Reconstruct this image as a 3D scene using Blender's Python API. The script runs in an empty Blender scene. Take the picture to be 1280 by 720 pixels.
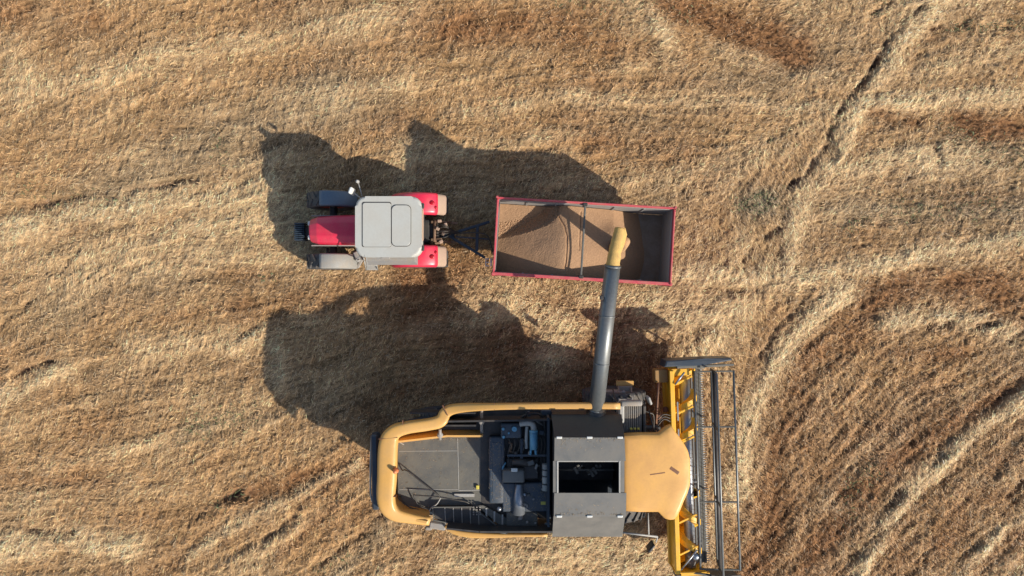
import bpy, bmesh, math, random
import numpy as np
from mathutils import Vector, Matrix

random.seed(7); rng = np.random.default_rng(11)
R = math.radians
H = 23.0; F = 853.0
sc = bpy.context.scene
col = sc.collection

def P(u, v, h):
    """photo measurement (1280x720) of a point known to lie h metres up -> world point"""
    k = (H - h) / F
    return Vector(((u - 640) * k, (360 - v) * k, h))

# ------------------------------------------------------------------ materials
def N(nt, t, **kw):
    n = nt.nodes.new(t)
    for k, v in kw.items():
        if k == 'op': n.operation = v
        elif k == 'i':
            for kk, vv in v.items(): n.inputs[kk].default_value = vv
    return n

def paint(name, c, rough=0.45, metal=0.0, dust=0.25, bump=0.15, scale=3.0, dustc=(0.36, 0.26, 0.16), coat=0.0, var=0.12):
    m = bpy.data.materials.new(name); m.use_nodes = True
    nt = m.node_tree; b = nt.nodes['Principled BSDF']; L = nt.links.new
    tc = N(nt, 'ShaderNodeTexCoord')
    n1 = N(nt, 'ShaderNodeTexNoise', i={'Scale': scale, 'Detail': 8.0, 'Roughness': 0.65})
    n2 = N(nt, 'ShaderNodeTexNoise', i={'Scale': scale * 9, 'Detail': 5.0, 'Roughness': 0.7})
    L(tc.outputs['Object'], n1.inputs['Vector']); L(tc.outputs['Object'], n2.inputs['Vector'])
    mr = N(nt, 'ShaderNodeMapRange', i={'From Min': 0.38, 'From Max': 0.72, 'To Min': dust * 0.25, 'To Max': min(1.0, dust * 1.6)})
    L(n1.outputs['Fac'], mr.inputs['Value'])
    geo = N(nt, 'ShaderNodeNewGeometry'); sx = N(nt, 'ShaderNodeSeparateXYZ')
    L(geo.outputs['Normal'], sx.inputs[0])
    up = N(nt, 'ShaderNodeMapRange', i={'From Min': -0.2, 'From Max': 1.0, 'To Min': 0.35, 'To Max': 1.0})
    L(sx.outputs['Z'], up.inputs['Value'])
    mu = N(nt, 'ShaderNodeMath', op='MULTIPLY'); L(mr.outputs[0], mu.inputs[0]); L(up.outputs[0], mu.inputs[1])
    v = N(nt, 'ShaderNodeMapRange', i={'From Min': 0.3, 'From Max': 0.7, 'To Min': 1 - var, 'To Max': 1 + var})
    L(n2.outputs['Fac'], v.inputs['Value'])
    sc_ = N(nt, 'ShaderNodeVectorMath', op='SCALE'); sc_.inputs[0].default_value = c[:3]
    L(v.outputs[0], sc_.inputs['Scale'])
    mx = N(nt, 'ShaderNodeMix'); mx.data_type = 'RGBA'
    L(mu.outputs[0], mx.inputs[0]); L(sc_.outputs[0], mx.inputs[6]); mx.inputs[7].default_value = (*dustc, 1)
    L(mx.outputs[2], b.inputs['Base Color'])
    rr = N(nt, 'ShaderNodeMapRange', i={'From Min': 0.0, 'From Max': 0.7, 'To Min': rough, 'To Max': min(1, rough + 0.45)})
    L(mu.outputs[0], rr.inputs['Value']); L(rr.outputs[0], b.inputs['Roughness'])
    b.inputs['Metallic'].default_value = metal
    b.inputs['Coat Weight'].default_value = coat; b.inputs['Coat Roughness'].default_value = 0.25
    bp = N(nt, 'ShaderNodeBump', i={'Strength': bump, 'Distance': 0.02})
    L(n2.outputs['Fac'], bp.inputs['Height']); L(bp.outputs[0], b.inputs['Normal'])
    return m

M = dict(
    red=paint('red_paint', (0.66, 0.016, 0.06), 0.34, 0, 0.12, 0.05, coat=0.3),
    redtrailer=paint('worn_red_paint', (0.48, 0.035, 0.065), 0.5, 0, 0.3, 0.2),
    roof=paint('cab_roof_plastic', (0.43, 0.43, 0.39), 0.5, 0, 0.15, 0.04, 1.5, var=0.04),
    ltgrey=paint('light_grey_metal', (0.34, 0.34, 0.32), 0.5, 0.0, 0.25),
    dusty=paint('dusty_beige_plastic', (0.40, 0.27, 0.20), 0.7, 0.0, 0.4),
    dark=paint('black_metal', (0.02, 0.022, 0.025), 0.45, 0.0, 0.12),
    darkblue=paint('blue_black_metal', (0.018, 0.035, 0.055), 0.4, 0.0, 0.06),
    navy=paint('navy_engine_cover', (0.028, 0.05, 0.075), 0.45, 0.0, 0.12),
    rubber=paint('tyre_rubber', (0.04, 0.045, 0.05), 0.75, 0, 0.25, 0.5, 6),
    rim=paint('wheel_rim', (0.45, 0.42, 0.36), 0.5, 0.1, 0.3),
    redrim=paint('wheel_rim_red', (0.4, 0.03, 0.03), 0.5, 0.1, 0.3),
    yellow=paint('harvester_yellow', (0.60, 0.32, 0.075), 0.42, 0, 0.4, 0.05, 1.8, (0.42, 0.25, 0.10), coat=0.2, var=0.05),
    roofyellow=paint('sun_faded_yellow_roof', (0.68, 0.36, 0.085), 0.5, 0, 0.36, 0.05, 1.6, (0.44, 0.235, 0.11), coat=0.15, var=0.05),
    yellow2=paint('header_yellow', (0.80, 0.42, 0.012), 0.4, 0, 0.18, 0.1, 2.0, coat=0.2),
    deck=paint('dark_grey_deck', (0.082, 0.082, 0.077), 0.55, 0.1, 0.42, 0.2, 2.4, (0.2, 0.18, 0.14)),
    tank=paint('grey_tank_cover', (0.125, 0.125, 0.118), 0.45, 0.2, 0.34, 0.06, 2.2, (0.24, 0.21, 0.17), var=0.05),
    tank_shaded=paint('shaded_tank_cover', (0.030, 0.032, 0.030), 0.6, 0.0, 0.12, 0.06, 1.2, (0.2, 0.17, 0.13)),  # north tank cover: shade of the slope facing away painted as darker grey
    steel=paint('worn_steel', (0.30, 0.33, 0.37), 0.32, 0.7, 0.15),
    tube=paint('grey_auger_tube', (0.15, 0.165, 0.17), 0.38, 0.5, 0.1, 0.05, 1.5),
    lining=paint('grey_trailer_lining', (0.24, 0.24, 0.235), 0.6, 0.05, 0.4, 0.15),
    mudgrey_shaded=paint('shaded_mudguard', (0.10, 0.14, 0.18), 0.45, 0, 0.08),  # north mudguard: shade and sky tint put into the grey
    browny=paint('dusty_brown_yellow', (0.30, 0.15, 0.03), 0.6, 0, 0.4),
    trfloor=paint('dusty_trailer_floor', (0.27, 0.225, 0.18), 0.8, 0, 0.6, 0.15, 2.0, (0.2, 0.14, 0.09)),
    mudgrey=paint('grey_mudguard', (0.24, 0.24, 0.225), 0.5, 0, 0.3),
    canvas=paint('yellow_canvas_spout', (0.60, 0.38, 0.11), 0.9, 0, 0.5, 0.9, 5, (0.30,0.19,0.09)),
    sky_blue=paint('pale_blue_canister', (0.12, 0.32, 0.45), 0.35, 0, 0.05),
    white=paint('white_plastic', (0.62, 0.62, 0.58), 0.45, 0, 0.1),
    orange=paint('amber_beacon', (0.65, 0.18, 0.06), 0.3, 0, 0.25),
    amber=paint('yellow_decal', (0.6, 0.5, 0.08), 0.5, 0, 0.1),
    hose=paint('rubber_hose', (0.02, 0.02, 0.02), 0.6, 0, 0.15),
    rust=paint('rusty_linkage', (0.20, 0.11, 0.07), 0.75, 0.2, 0.5),
    stain=paint('brown_stain', (0.16, 0.06, 0.03), 0.8, 0, 0.3),
)
g = bpy.data.materials.new('tinted_glass'); g.use_nodes = True
gb = g.node_tree.nodes['Principled BSDF']
gb.inputs['Base Color'].default_value = (0.02, 0.03, 0.035, 1); gb.inputs['Roughness'].default_value = 0.08
gb.inputs['Transmission Weight'].default_value = 0.3
M['glass'] = g

# ------------------------------------------------------------------ mesh builder
class MB:
    def __init__(s): s.bm = bmesh.new()
    def _merge(s, tmp, smooth):
        me = bpy.data.meshes.new('tmp'); 
        for f in tmp.faces: f.smooth = smooth
        tmp.to_mesh(me); tmp.free(); s.bm.from_mesh(me); bpy.data.meshes.remove(me)
    def box(s, c, size, rz=0, rx=0, ry=0, bev=0.0, seg=1):
        t = bmesh.new(); bmesh.ops.create_cube(t, size=1.0)
        bmesh.ops.scale(t, vec=Vector(size), verts=t.verts)
        if bev > 0: bmesh.ops.bevel(t, geom=t.edges[:], offset=min(bev, min(size) * 0.45), segments=seg, affect='EDGES', profile=0.5)
        m = Matrix.Translation(Vector(c)) @ Matrix.Rotation(rz, 4, 'Z') @ Matrix.Rotation(ry, 4, 'Y') @ Matrix.Rotation(rx, 4, 'X')
        bmesh.ops.transform(t, matrix=m, verts=t.verts); s._merge(t, seg > 1); return s
    def cyl(s, p0, p1, r, r1=None, n=20, smooth=True):
        p0 = Vector(p0); p1 = Vector(p1); d = p1 - p0
        t = bmesh.new(); bmesh.ops.create_cone(t, cap_ends=True, segments=n, radius1=r, radius2=r if r1 is None else r1, depth=d.length)
        q = d.to_track_quat('Z', 'Y').to_matrix().to_4x4()
        bmesh.ops.transform(t, matrix=Matrix.Translation((p0 + p1) / 2) @ q, verts=t.verts)
        s._merge(t, False)
        if smooth:
            s.bm.faces.ensure_lookup_table()
            for f in s.bm.faces[-(n + 2):]:
                if len(f.verts) == 4: f.smooth = True
        return s
    def sph(s, c, r, sx=1, sy=1, sz=1):
        t = bmesh.new(); bmesh.ops.create_uvsphere(t, u_segments=18, v_segments=10, radius=r)
        bmesh.ops.transform(t, matrix=Matrix.Translation(Vector(c)) @ Matrix.Diagonal((sx, sy, sz, 1)), verts=t.verts)
        s._merge(t, True); return s
    def prism(s, poly, z0, z1, bev=0.0, seg=2, top=None):
        """poly: xy points; z1 may be a function of (x,y)"""
        t = bmesh.new(); pts = [Vector(p) for p in poly]
        if sum(pts[i].x * pts[(i + 1) % len(pts)].y - pts[(i + 1) % len(pts)].x * pts[i].y for i in range(len(pts))) < 0: pts = pts[::-1]
        zf = z1 if callable(z1) else (lambda x, y: z1)
        zb = z0 if callable(z0) else (lambda x, y: z0)
        lo = [t.verts.new((p.x, p.y, zb(p.x, p.y))) for p in pts]; hi = [t.verts.new((p.x, p.y, zf(p.x, p.y))) for p in pts]
        t.faces.new(lo[::-1]); topf = t.faces.new(hi); n = len(pts)
        for i in range(n): t.faces.new((lo[i], lo[(i + 1) % n], hi[(i + 1) % n], hi[i]))
        if bev > 0:
            bmesh.ops.bevel(t, geom=list(topf.edges), offset=bev, segments=seg, affect='EDGES', profile=0.5)
        s._merge(t, False); return s
    def sweep(s, pts, rad, n=14, sq=1.0, up=(0, 0, 1), cap=True, power=2.0):
        """pts path, rad list of (half width, half height)"""
        pts = [Vector(p) for p in pts]; up = Vector(up); t = bmesh.new(); rings = []
        for i, p in enumerate(pts):
            d = (pts[min(i + 1, len(pts) - 1)] - pts[max(i - 1, 0)]).normalized()
            side = d.cross(up)
            if side.length < 1e-3: side = d.cross(Vector((0, 1, 0)))
            side.normalize(); u2 = side.cross(d).normalized()
            r = rad[i] if isinstance(rad, list) else rad
            a, b = r if isinstance(r, tuple) else (r, r)
            ring = []
            for k in range(n):
                th = 2 * math.pi * (k + 0.5) / n; c, sn = math.cos(th), math.sin(th)
                e = 2.0 / power
                x = math.copysign(abs(c) ** e, c) * a; y = math.copysign(abs(sn) ** e, sn) * b
                ring.append(t.verts.new(p + side * x + u2 * y))
            rings.append(ring)
        for a, b in zip(rings, rings[1:]):
            for k in range(n): t.faces.new((a[k], a[(k + 1) % n], b[(k + 1) % n], b[k]))
        if cap: t.faces.new(rings[0][::-1]); t.faces.new(rings[-1])
        bmesh.ops.recalc_face_normals(t, faces=t.faces)
        s._merge(t, True); return s
    def quadbox(s, p):  # 8 explicit corners: 4 bottom then 4 top
        vs = [s.bm.verts.new(Vector(q)) for q in p]
        for f in ((3, 2, 1, 0), (4, 5, 6, 7), (0, 1, 5, 4), (1, 2, 6, 5), (2, 3, 7, 6), (3, 0, 4, 7)):
            s.bm.faces.new([vs[i] for i in f])
        return s
    def lathe(s, prof, c, axis='Y', n=48):
        """prof: (radius, offset along axis) closed loop"""
        t = bmesh.new(); rings = []
        for k in range(n):
            th = 2 * math.pi * k / n
            rings.append([t.verts.new((r * math.cos(th), o, r * math.sin(th)) if axis == 'Y' else (r * math.cos(th), r * math.sin(th), o)) for r, o in prof])
        m = len(prof)
        for k in range(n):
            a, b = rings[k], rings[(k + 1) % n]
            for j in range(m): t.faces.new((a[j], a[(j + 1) % m], b[(j + 1) % m], b[j]))
        bmesh.ops.recalc_face_normals(t, faces=t.faces)
        bmesh.ops.translate(t, vec=Vector(c), verts=t.verts); s._merge(t, True); return s
    def xf(s, m): bmesh.ops.transform(s.bm, matrix=m, verts=s.bm.verts); return s
    def build(s, name, mat, parent=None, origin=None, label=None):
        if origin is None:
            s.bm.verts.ensure_lookup_table()
            if parent is not None:
                xs = [v.co for v in s.bm.verts]
                origin = sum(xs, Vector()) / max(1, len(xs))
            else: origin = Vector((0, 0, 0))
        origin = Vector(origin)
        bmesh.ops.translate(s.bm, vec=-origin, verts=s.bm.verts)
        bmesh.ops.recalc_face_normals(s.bm, faces=s.bm.faces)
        me = bpy.data.meshes.new(name); s.bm.to_mesh(me); s.bm.free()
        me.materials.append(M[mat] if isinstance(mat, str) else mat)
        o = bpy.data.objects.new(name, me); col.objects.link(o)
        if parent is not None: o.parent = parent; o.location = origin - WO[parent.name]
        else: o.location = origin
        WO[o.name] = origin
        if label: o['label'] = label
        return o
WO = {}
def each(fn, items, name, mat, parent, xf=None):
    for it in items:
        b_ = MB(); fn(b_, it)
        if xf is not None: b_.xf(xf)
        b_.build(name, mat, parent)
def thing(name, label, cat, loc, group=None):
    o = bpy.data.objects.new(name, None); col.objects.link(o); o.location = loc; WO[o.name] = Vector(loc)
    o.empty_display_size = 0.3; o['label'] = label; o['category'] = cat
    if group: o['group'] = group
    return o
def sub_empty(name, loc, parent):
    o = bpy.data.objects.new(name, None); col.objects.link(o); o.parent = parent
    o.location = Vector(loc) - WO[parent.name]; WO[o.name] = Vector(loc); return o
def smooth_path(pts, k=6):
    """Catmull-Rom through tuples of any length"""
    a = [np.array(p, float) for p in pts]; a = [2 * a[0] - a[1]] + a + [2 * a[-1] - a[-2]]; out = []
    for i in range(1, len(a) - 2):
        for j in range(k):
            t = j / k
            out.append(0.5 * ((2 * a[i]) + (-a[i - 1] + a[i + 1]) * t + (2 * a[i - 1] - 5 * a[i] + 4 * a[i + 1] - a[i + 2]) * t * t + (-a[i - 1] + 3 * a[i] - 3 * a[i + 1] + a[i + 2]) * t ** 3))
    out.append(a[-2]); return out
def rrect(cx, cy, w, d, r, n=6, skew=0.0):
    pts = []
    for sx, sy, a0 in ((1, 1, 0), (-1, 1, 90), (-1, -1, 180), (1, -1, 270)):
        for k in range(n + 1):
            a = R(a0 + 90 * k / n)
            pts.append((cx + sx * (w / 2 - r) + r * math.cos(a), cy + sy * (d / 2 - r) + r * math.sin(a)))
    return pts

def wheel(parent, c, rad, width, rimr, rimmat, lugs=20, side=1):
    """agricultural wheel, axis along Y: wheel > tyre, rim"""
    w = sub_empty('wheel', c, parent)
    t = MB(); h = width / 2
    prof = [(rimr, -h * .75), (rimr + (rad - rimr) * .35, -h), (rad * .93, -h * .97), (rad * .965, -h * .6), (rad * .972, 0), (rad * .965, h * .6), (rad * .93, h * .97), (rimr + (rad - rimr) * .35, h), (rimr, h * .75)]
    t.lathe(prof, c)
    for k in range(lugs * 2):
        a = 2 * math.pi * k / (lugs * 2); s = 1 if k % 2 else -1
        b = MB(); b.box((0, 0, 0), (0.05, h * 1.05, rad * 0.10), rz=s * R(38), bev=0.008)
        b.xf(Matrix.Translation((0, s * h * .5, rad * .972)))
        b.xf(Matrix.Translation(Vector(c)) @ Matrix.Rotation(a, 4, 'Y'))
        me = bpy.data.meshes.new('t'); b.bm.to_mesh(me); b.bm.free(); t.bm.from_mesh(me); bpy.data.meshes.remove(me)
    t.build('tyre', 'rubber', w, origin=c)
    r = MB()
    r.lathe([(rimr, -h * .7), (rimr * 1.02, -h * .78), (rimr * .9, -h * .6), (rimr * .88, h * .6), (rimr * 1.02, h * .78), (rimr, h * .7)], c)
    r.cyl(Vector(c) + Vector((0, -h * .25, 0)), Vector(c) + Vector((0, h * .25, 0)), rimr * .9, n=32)
    r.cyl(Vector(c) + Vector((0, -h * .6, 0)), Vector(c) + Vector((0, h * .6, 0)), rimr * .3, n=20)
    for k in range(8):
        a = k * math.pi / 4
        q = Vector(c) + Vector((math.cos(a) * rimr * .45, 0, math.sin(a) * rimr * .45))
        r.cyl(q - Vector((0, h * .32, 0)), q + Vector((0, h * .32, 0)), 0.018, n=6)
    r.build('rim', rimmat, w, origin=c)
    return w
def arc_plate(mb, c, rad, y0, y1, a0, a1, th=0.04, n=14, round_=0.04):
    """curved mudguard round a wheel; angles from +X, degrees"""
    t = bmesh.new(); rings = []
    ys = [(y0, -round_ * 1.6), (y0 + round_ * .5, -round_ * .4), (y0 + round_ * 1.5, 0), (y1 - round_ * 1.5, 0), (y1 - round_ * .5, -round_ * .4), (y1, -round_ * 1.6)]
    for k in range(n + 1):
        a = R(a0 + (a1 - a0) * k / n)
        ring = [t.verts.new((c[0] + (rad + dr) * math.cos(a), y, c[2] + (rad + dr) * math.sin(a))) for y, dr in ys]
        ring += [t.verts.new((c[0] + (rad + dr - th) * math.cos(a), y, c[2] + (rad + dr - th) * math.sin(a))) for y, dr in ys[::-1]]
        rings.append(ring)
    m = 12
    for A, B in zip(rings, rings[1:]):
        for j in range(m): t.faces.new((A[j], A[(j + 1) % m], B[(j + 1) % m], B[j]))
    t.faces.new(rings[0]); t.faces.new(rings[-1][::-1])
    bmesh.ops.recalc_face_normals(t, faces=t.faces); mb._merge(t, True)

# ------------------------------------------------------------------ noise
def vnoise(shape_pts, scale, seed):
    x, y = shape_pts
    r = np.random.default_rng(seed); G = r.random((257, 257))
    xs = x / scale + 1000.3; ys = y / scale + 1000.7
    xi = np.floor(xs).astype(int); yi = np.floor(ys).astype(int); fx = xs - xi; fy = ys - yi
    fx = fx * fx * (3 - 2 * fx); fy = fy * fy * (3 - 2 * fy)
    a = G[yi % 256, xi % 256]; b = G[yi % 256, (xi + 1) % 256]; c = G[(yi + 1) % 256, xi % 256]; d = G[(yi + 1) % 256, (xi + 1) % 256]
    return (a * (1 - fx) + b * fx) * (1 - fy) + (c * (1 - fx) + d * fx) * fy
def fbm(p, scale, seed, octv=4):
    s = 0; w = 0; a = 1.0
    for k in range(octv): s = s + a * vnoise(p, scale / 2 ** k, seed + k); w += a; a *= 0.55
    return s / w * 2 - 1

# ------------------------------------------------------------------ ground maps (photo measurements, ground level)
flows = [
 [(0,150),(200,80),(450,30),(830,5)], [(0,262),(150,250),(300,225),(480,170),(700,135),(1000,128),(1280,112)],
 [(0,300),(200,275),(340,250)], [(0,400),(80,360),(130,330),(240,300),(400,290)],
 [(0,500),(150,470),(350,440),(600,400),(850,370),(1050,350),(1280,300)], [(0,620),(250,590),(400,520),(450,500)],
 [(180,720),(330,640),(460,560)], [(0,690),(200,655),(300,650)], [(350,720),(480,640),(560,600)],
 [(920,640),(930,550),(960,450),(1050,385),(1150,350),(1280,350)], [(1000,720),(1100,620),(1200,540),(1280,480)],
 [(1180,720),(1280,620)], [(930,740),(1010,600),(1110,480),(1280,420)], [(1110,70),(1040,150),(1000,215),(950,320),(930,440)],
 [(780,-10),(900,50),(1000,85),(1100,90)], [(560,700),(700,690),(820,700)], [(1040,250),(1280,235)], [(1150,40),(1280,30)]]
pale = [
 ([(0,118),(60,105),(200,80),(420,30),(520,15)],22,.5), ([(0,288),(120,265),(250,253),(335,235)],17,.85), ([(505,190),(520,245)],14,.4),
 ([(1175,0),(1120,70),(1075,130),(1045,190),(1010,240),(990,290),(980,330)],12,.75), ([(860,347),(1000,343),(1080,333),(1200,310),(1290,293)],12,.85),
 ([(1062,352),(1010,400),(970,440),(945,500),(928,560),(918,620)],13,.95), ([(1290,490),(1205,555),(1135,620),(1085,690),(1065,725)],9,.9),
 ([(0,690),(80,668),(170,682)],18,.8), ([(0,498),(40,482),(90,460)],12,.8), ([(345,475),(350,440),(320,425)],14,.55),
 ([(600,385),(650,375),(700,405),(690,440)],28,.8), ([(600,355),(740,372),(860,390),(930,370)],16,.5), ([(1095,402),(1180,392),(1255,415)],12,.7),
 ([(1290,635),(1240,672),(1190,722)],9,.6), ([(0,320),(120,315),(260,295),(380,285)],26,.35), ([(240,700),(330,645),(450,575)],7,.55),
 ([(560,700),(700,690),(820,690)],26,.45), ([(560,138),(700,127),(850,128),(1040,132),(1280,122)],10,.45), ([(700,240),(850,225),(980,190)],16,.3),
 ([(0,230),(130,140),(300,70)],18,.2), ([(770,0),(830,45),(840,70)],16,.5), ([(960,330),(890,420),(850,440)],18,.45), ([(170,520),(250,500)],12,.2),
 ([(470,720),(520,690),(560,690)],14,.35), ([(1070,100),(1200,85),(1280,60)],14,.35),([(1240,200),(1130,200),(1030,215)],16,.4),
 ([(20,60),(30,130)],18,.45), ([(160,430),(250,420),(310,440)],12,.4), ([(150,560),(260,540),(330,500)],9,.25),([(820,400),(870,380),(930,300)],16,.35)]
brown = [
 ([(835,-5),(900,22),(990,58)],24,1.), ([(500,18),(600,32),(750,55)],24,.55), ([(1195,150),(1230,158),(1285,165)],15,1.2),
 ([(1080,142),(1150,150)],11,.8), ([(1075,372),(1150,354),(1275,366)],19,1.3), ([(1060,395),(1010,440),(965,560),(945,720)],30,.55),
 ([(1275,475),(1190,528),(1110,592),(1050,650),(1010,720)],15,1.), ([(300,385),(420,375),(560,360)],26,.4), ([(300,625),(420,592),(475,562)],16,.75),
 ([(550,680),(500,722)],14,.6), ([(690,165),(800,180),(850,200)],24,.45), ([(0,600),(130,602),(80,650)],18,.35), ([(0,20),(110,22)],22,.4),
 ([(540,375),(660,420),(760,440),(800,560)],62,1.1), ([(620,330),(760,375),(860,440)],14,.5), ([(672,356),(667,414)],6,1.2), ([(560,350),(640,352)],10,.4), ([(1000,720),(1060,600),(1160,500)],30,.45), ([(1230,720),(1290,660)],16,.4), ([(1120,720),(1200,640),(1290,560)],16,.45),  # the short narrow upright streak is a shadow painted in as brown
 ([(330,190),(500,150)],20,.2), ([(800,60),(700,75)],14,.3), ([(1150,380),(1290,400)],10,.5), ([(1100,440),(1200,440)],10,.5),
 ([(470,560),(480,500),(560,450)],30,.5),([(200,330),(330,345)],14,.3),([(1180,300),(1280,320)],7,.5),([(860,560),(820,690)],20,.4),([(350,690),(440,610)],7,.6)]
grey = [
 ([(120,250),(250,190),(420,130)],42,.7), ([(120,480),(350,470)],30,.3), ([(880,110),(1000,80)],36,.5), ([(930,262),(960,255)],18,.9),
 ([(1060,262),(1280,262)],28,.6), ([(480,130),(520,190)],30,.5), ([(1140,230),(1200,170),(1280,190)],22,.5), ([(1050,620),(1150,520)],26,.45), ([(60,380),(200,360)],26,.4),
 ([(420,720),(480,660)],16,.7), ([(1230,600),(1280,560)],16,.3),([(240,540),(340,520)],16,.5)]
ruts = [
 ([(1112,50),(1098,78),(1080,100),(1056,124),(1040,150),(1030,180),(1010,208),(988,240)],4.0,1.), ([(1008,348),(1062,343)],4.5,.9), ([(1004,368),(972,405),(950,442)],5,.6),
 ([(268,636),(312,616)],6,1.), ([(0,666),(40,662),(95,664)],4.5,.8), ([(20,466),(40,456),(72,448)],4.5,.8), ([(1168,38),(1190,30),(1206,30)],4.5,.8),
 ([(1236,40),(1272,34)],4,.8), ([(1092,20),(1110,2)],4.5,.8), ([(1140,20),(1166,2)],3.5,.7), ([(1285,478),(1240,508),(1190,552),(1150,590),(1105,645)],4,.8),
 ([(0,258),(60,249),(150,240),(245,229)],4.5,.7), ([(214,16),(250,11),(300,8)],4,.6), ([(0,411),(30,384),(52,358)],3,.6), ([(70,343),(102,312)],2.5,.5),
 ([(398,706),(440,670),(482,640)],4,.6), ([(330,682),(380,630),(430,590)],3.5,.5), ([(1166,178),(1170,202)],5,.7), ([(928,322),(945,300),(976,284)],4,.7),
 ([(1158,406),(1184,400)],4.5,.8), ([(1208,404),(1240,406)],4,.8), ([(1258,424),(1268,416)],4.5,.7), ([(372,60),(374,155)],2.5,.5), ([(1070,396),(1100,392)],4,.4),
 ([(300,420),(318,410)],5,.6), ([(976,170),(960,178)],3,.4), ([(145,230),(148,180)],2,.4),([(240,195),(285,150)],2.5,.35),([(882,365),(940,358)],3.5,.5),([(1262,620),(1290,600)],4,.6),
 ([(1180,715),(1170,722)],5,.6),([(60,605),(140,600)],4,.3),([(480,70),(640,90)],3,.2),([(1080,165),(1118,158)],4,.5),([(1060,270),(1110,280)],3,.4),([(800,4),(790,12)],4,.6),([(285,610),(250,650)],4,.4),([(980,60),(984,90)],3.5,.4)]

def seg_dist(u, v, line):
    best = np.full(u.shape, 1e9); tx = np.zeros(u.shape); ty = np.zeros(u.shape)
    for (x0, y0), (x1, y1) in zip(line, line[1:]):
        dx, dy = x1 - x0, y1 - y0; L = math.hypot(dx, dy)
        t = np.clip(((u - x0) * dx + (v - y0) * dy) / (L * L), 0, 1)
        d = np.hypot(u - x0 - t * dx, v - y0 - t * dy); k = d < best
        best = np.where(k, d, best); tx = np.where(k, dx / L, tx); ty = np.where(k, dy / L, ty)
    return best, tx, ty

STEP = 0.06
gx = np.arange(-21.0, 21.0001, STEP); gy = np.arange(-14.1, 14.1001, STEP)
GX, GY = np.meshgrid(gx, gy); NYg, NXg = GX.shape
S0 = F / H
U = 640 + GX * S0; V = 360 - GY * S0
wu = fbm((GX, GY), 2.2, 3) * 14 + fbm((GX, GY), 0.5, 8, 3) * 5; wv = fbm((GX, GY), 2.2, 30) * 12 + fbm((GX, GY), 0.5, 38, 3) * 5
Uw, Vw = U + wu, V + wv
C2 = np.zeros(GX.shape); S2 = np.zeros(GX.shape)
for f in flows:
    d, tx, ty = seg_dist(Uw, Vw, f); w = 1 / (d * d + 400) ** 1.5; th = np.arctan2(-ty, tx)
    C2 += w * np.cos(2 * th); S2 += w * np.sin(2 * th)
TH = 0.5 * np.arctan2(S2, C2) + fbm((GX, GY), 1.0, 77, 3) * 0.35
def feat(lst, warp=1.0, soft=1.0):
    o = np.zeros(GX.shape); uu = U + wu * warp; vv = V + wv * warp
    for line, w, s in lst:
        d, _, _ = seg_dist(uu, vv, line)
        o = np.maximum(o, s * np.exp(-(d / (w * soft)) ** 2))
    return o
A_pale = 1.3 * feat(pale); A_brown = 1.2 * feat(brown); A_grey = feat(grey); A_rut = feat(ruts, 0.6)
brk = np.clip(0.62 + 1.5 * fbm((GX, GY), 0.42, 210, 3) + .5 * fbm((GX, GY), 1.6, 215, 2), 0, 1.15); A_rut = A_rut * brk
A_pale = A_pale * np.clip(1.0 + .7 * fbm((GX, GY), .5, 220, 3), .45, 1.25); A_brown = A_brown * np.clip(.9 + .9 * fbm((GX, GY), .6, 230, 3), .25, 1.25)
lowR = 1 / (1 + np.exp(-(U - 945 - (V - 550) * -.25) / 25)) * 1 / (1 + np.exp(-(V - 400) / 22))
A_brown = np.clip(A_brown + 0.20 * lowR + 0.35 * np.maximum(0, fbm((GX, GY), 1.6, 55)) , 0, 1.3)
A_pale = np.clip(A_pale + 0.35 * np.maximum(0, fbm((GX, GY), 1.1, 66)), 0, 1.1) * (1 - 0.6 * np.clip(A_rut, 0, 1))
# streaks along the flow: line-integral convolution of white noise
def lic(noise, steps, off=0.0):
    TH = globals()['TH'] + off
    ii, jj = np.meshgrid(np.arange(NYg, dtype=float), np.arange(NXg, dtype=float), indexing='ij')
    acc = noise.copy()
    for s in (1, -1):
        a, b = ii.copy(), jj.copy(); pc = np.cos(TH) * s; ps = np.sin(TH) * s
        for k in range(steps):
            b += pc; a += ps
            ai = np.clip(np.rint(a).astype(int), 0, NYg - 1); bi = np.clip(np.rint(b).astype(int), 0, NXg - 1)
            acc += noise[ai, bi]
            c = np.cos(TH[ai, bi]); sn = np.sin(TH[ai, bi]); dot = c * pc + sn * ps; sg = np.where(dot < 0, -1, 1)
            pc, ps = c * sg, sn * sg
    acc -= acc.mean(); return acc / acc.std()
streak = lic(rng.standard_normal(GX.shape), 9)
streak_w = lic(vnoise((GX, GY), 0.20, 91), 7)
streak2 = np.clip(lic(rng.standard_normal(GX.shape), 3, 0.95), -2.5, 2.5)
def lic_long(noise, steps, stride):
    ii, jj = np.meshgrid(np.arange(NYg, dtype=float), np.arange(NXg, dtype=float), indexing='ij'); acc = noise.copy()
    T0 = 0.5 * np.arctan2(S2, C2)
    for s_ in (1, -1):
        a, b = ii.copy(), jj.copy(); pc = np.cos(T0) * s_; ps = np.sin(T0) * s_
        for k in range(steps):
            b += pc * stride; a += ps * stride
            ai = np.clip(np.rint(a).astype(int), 0, NYg - 1); bi = np.clip(np.rint(b).astype(int), 0, NXg - 1); acc += noise[ai, bi]
            c = np.cos(T0[ai, bi]); sn = np.sin(T0[ai, bi]); sg = np.where(c * pc + sn * ps < 0, -1, 1); pc, ps = c * sg, sn * sg
    acc -= acc.mean(); return acc / acc.std()
band = np.clip(lic_long(vnoise((GX, GY), 0.75, 301) + .5 * vnoise((GX, GY), 0.3, 305), 16, 3), -2.2, 2.2)
A_pale = np.clip(A_pale + 0.28 * np.clip(band - .35, 0, 2), 0, 1.15); A_brown = np.clip(A_brown + 0.20 * np.clip(-band - .45, 0, 2), 0, 1.3)
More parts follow.
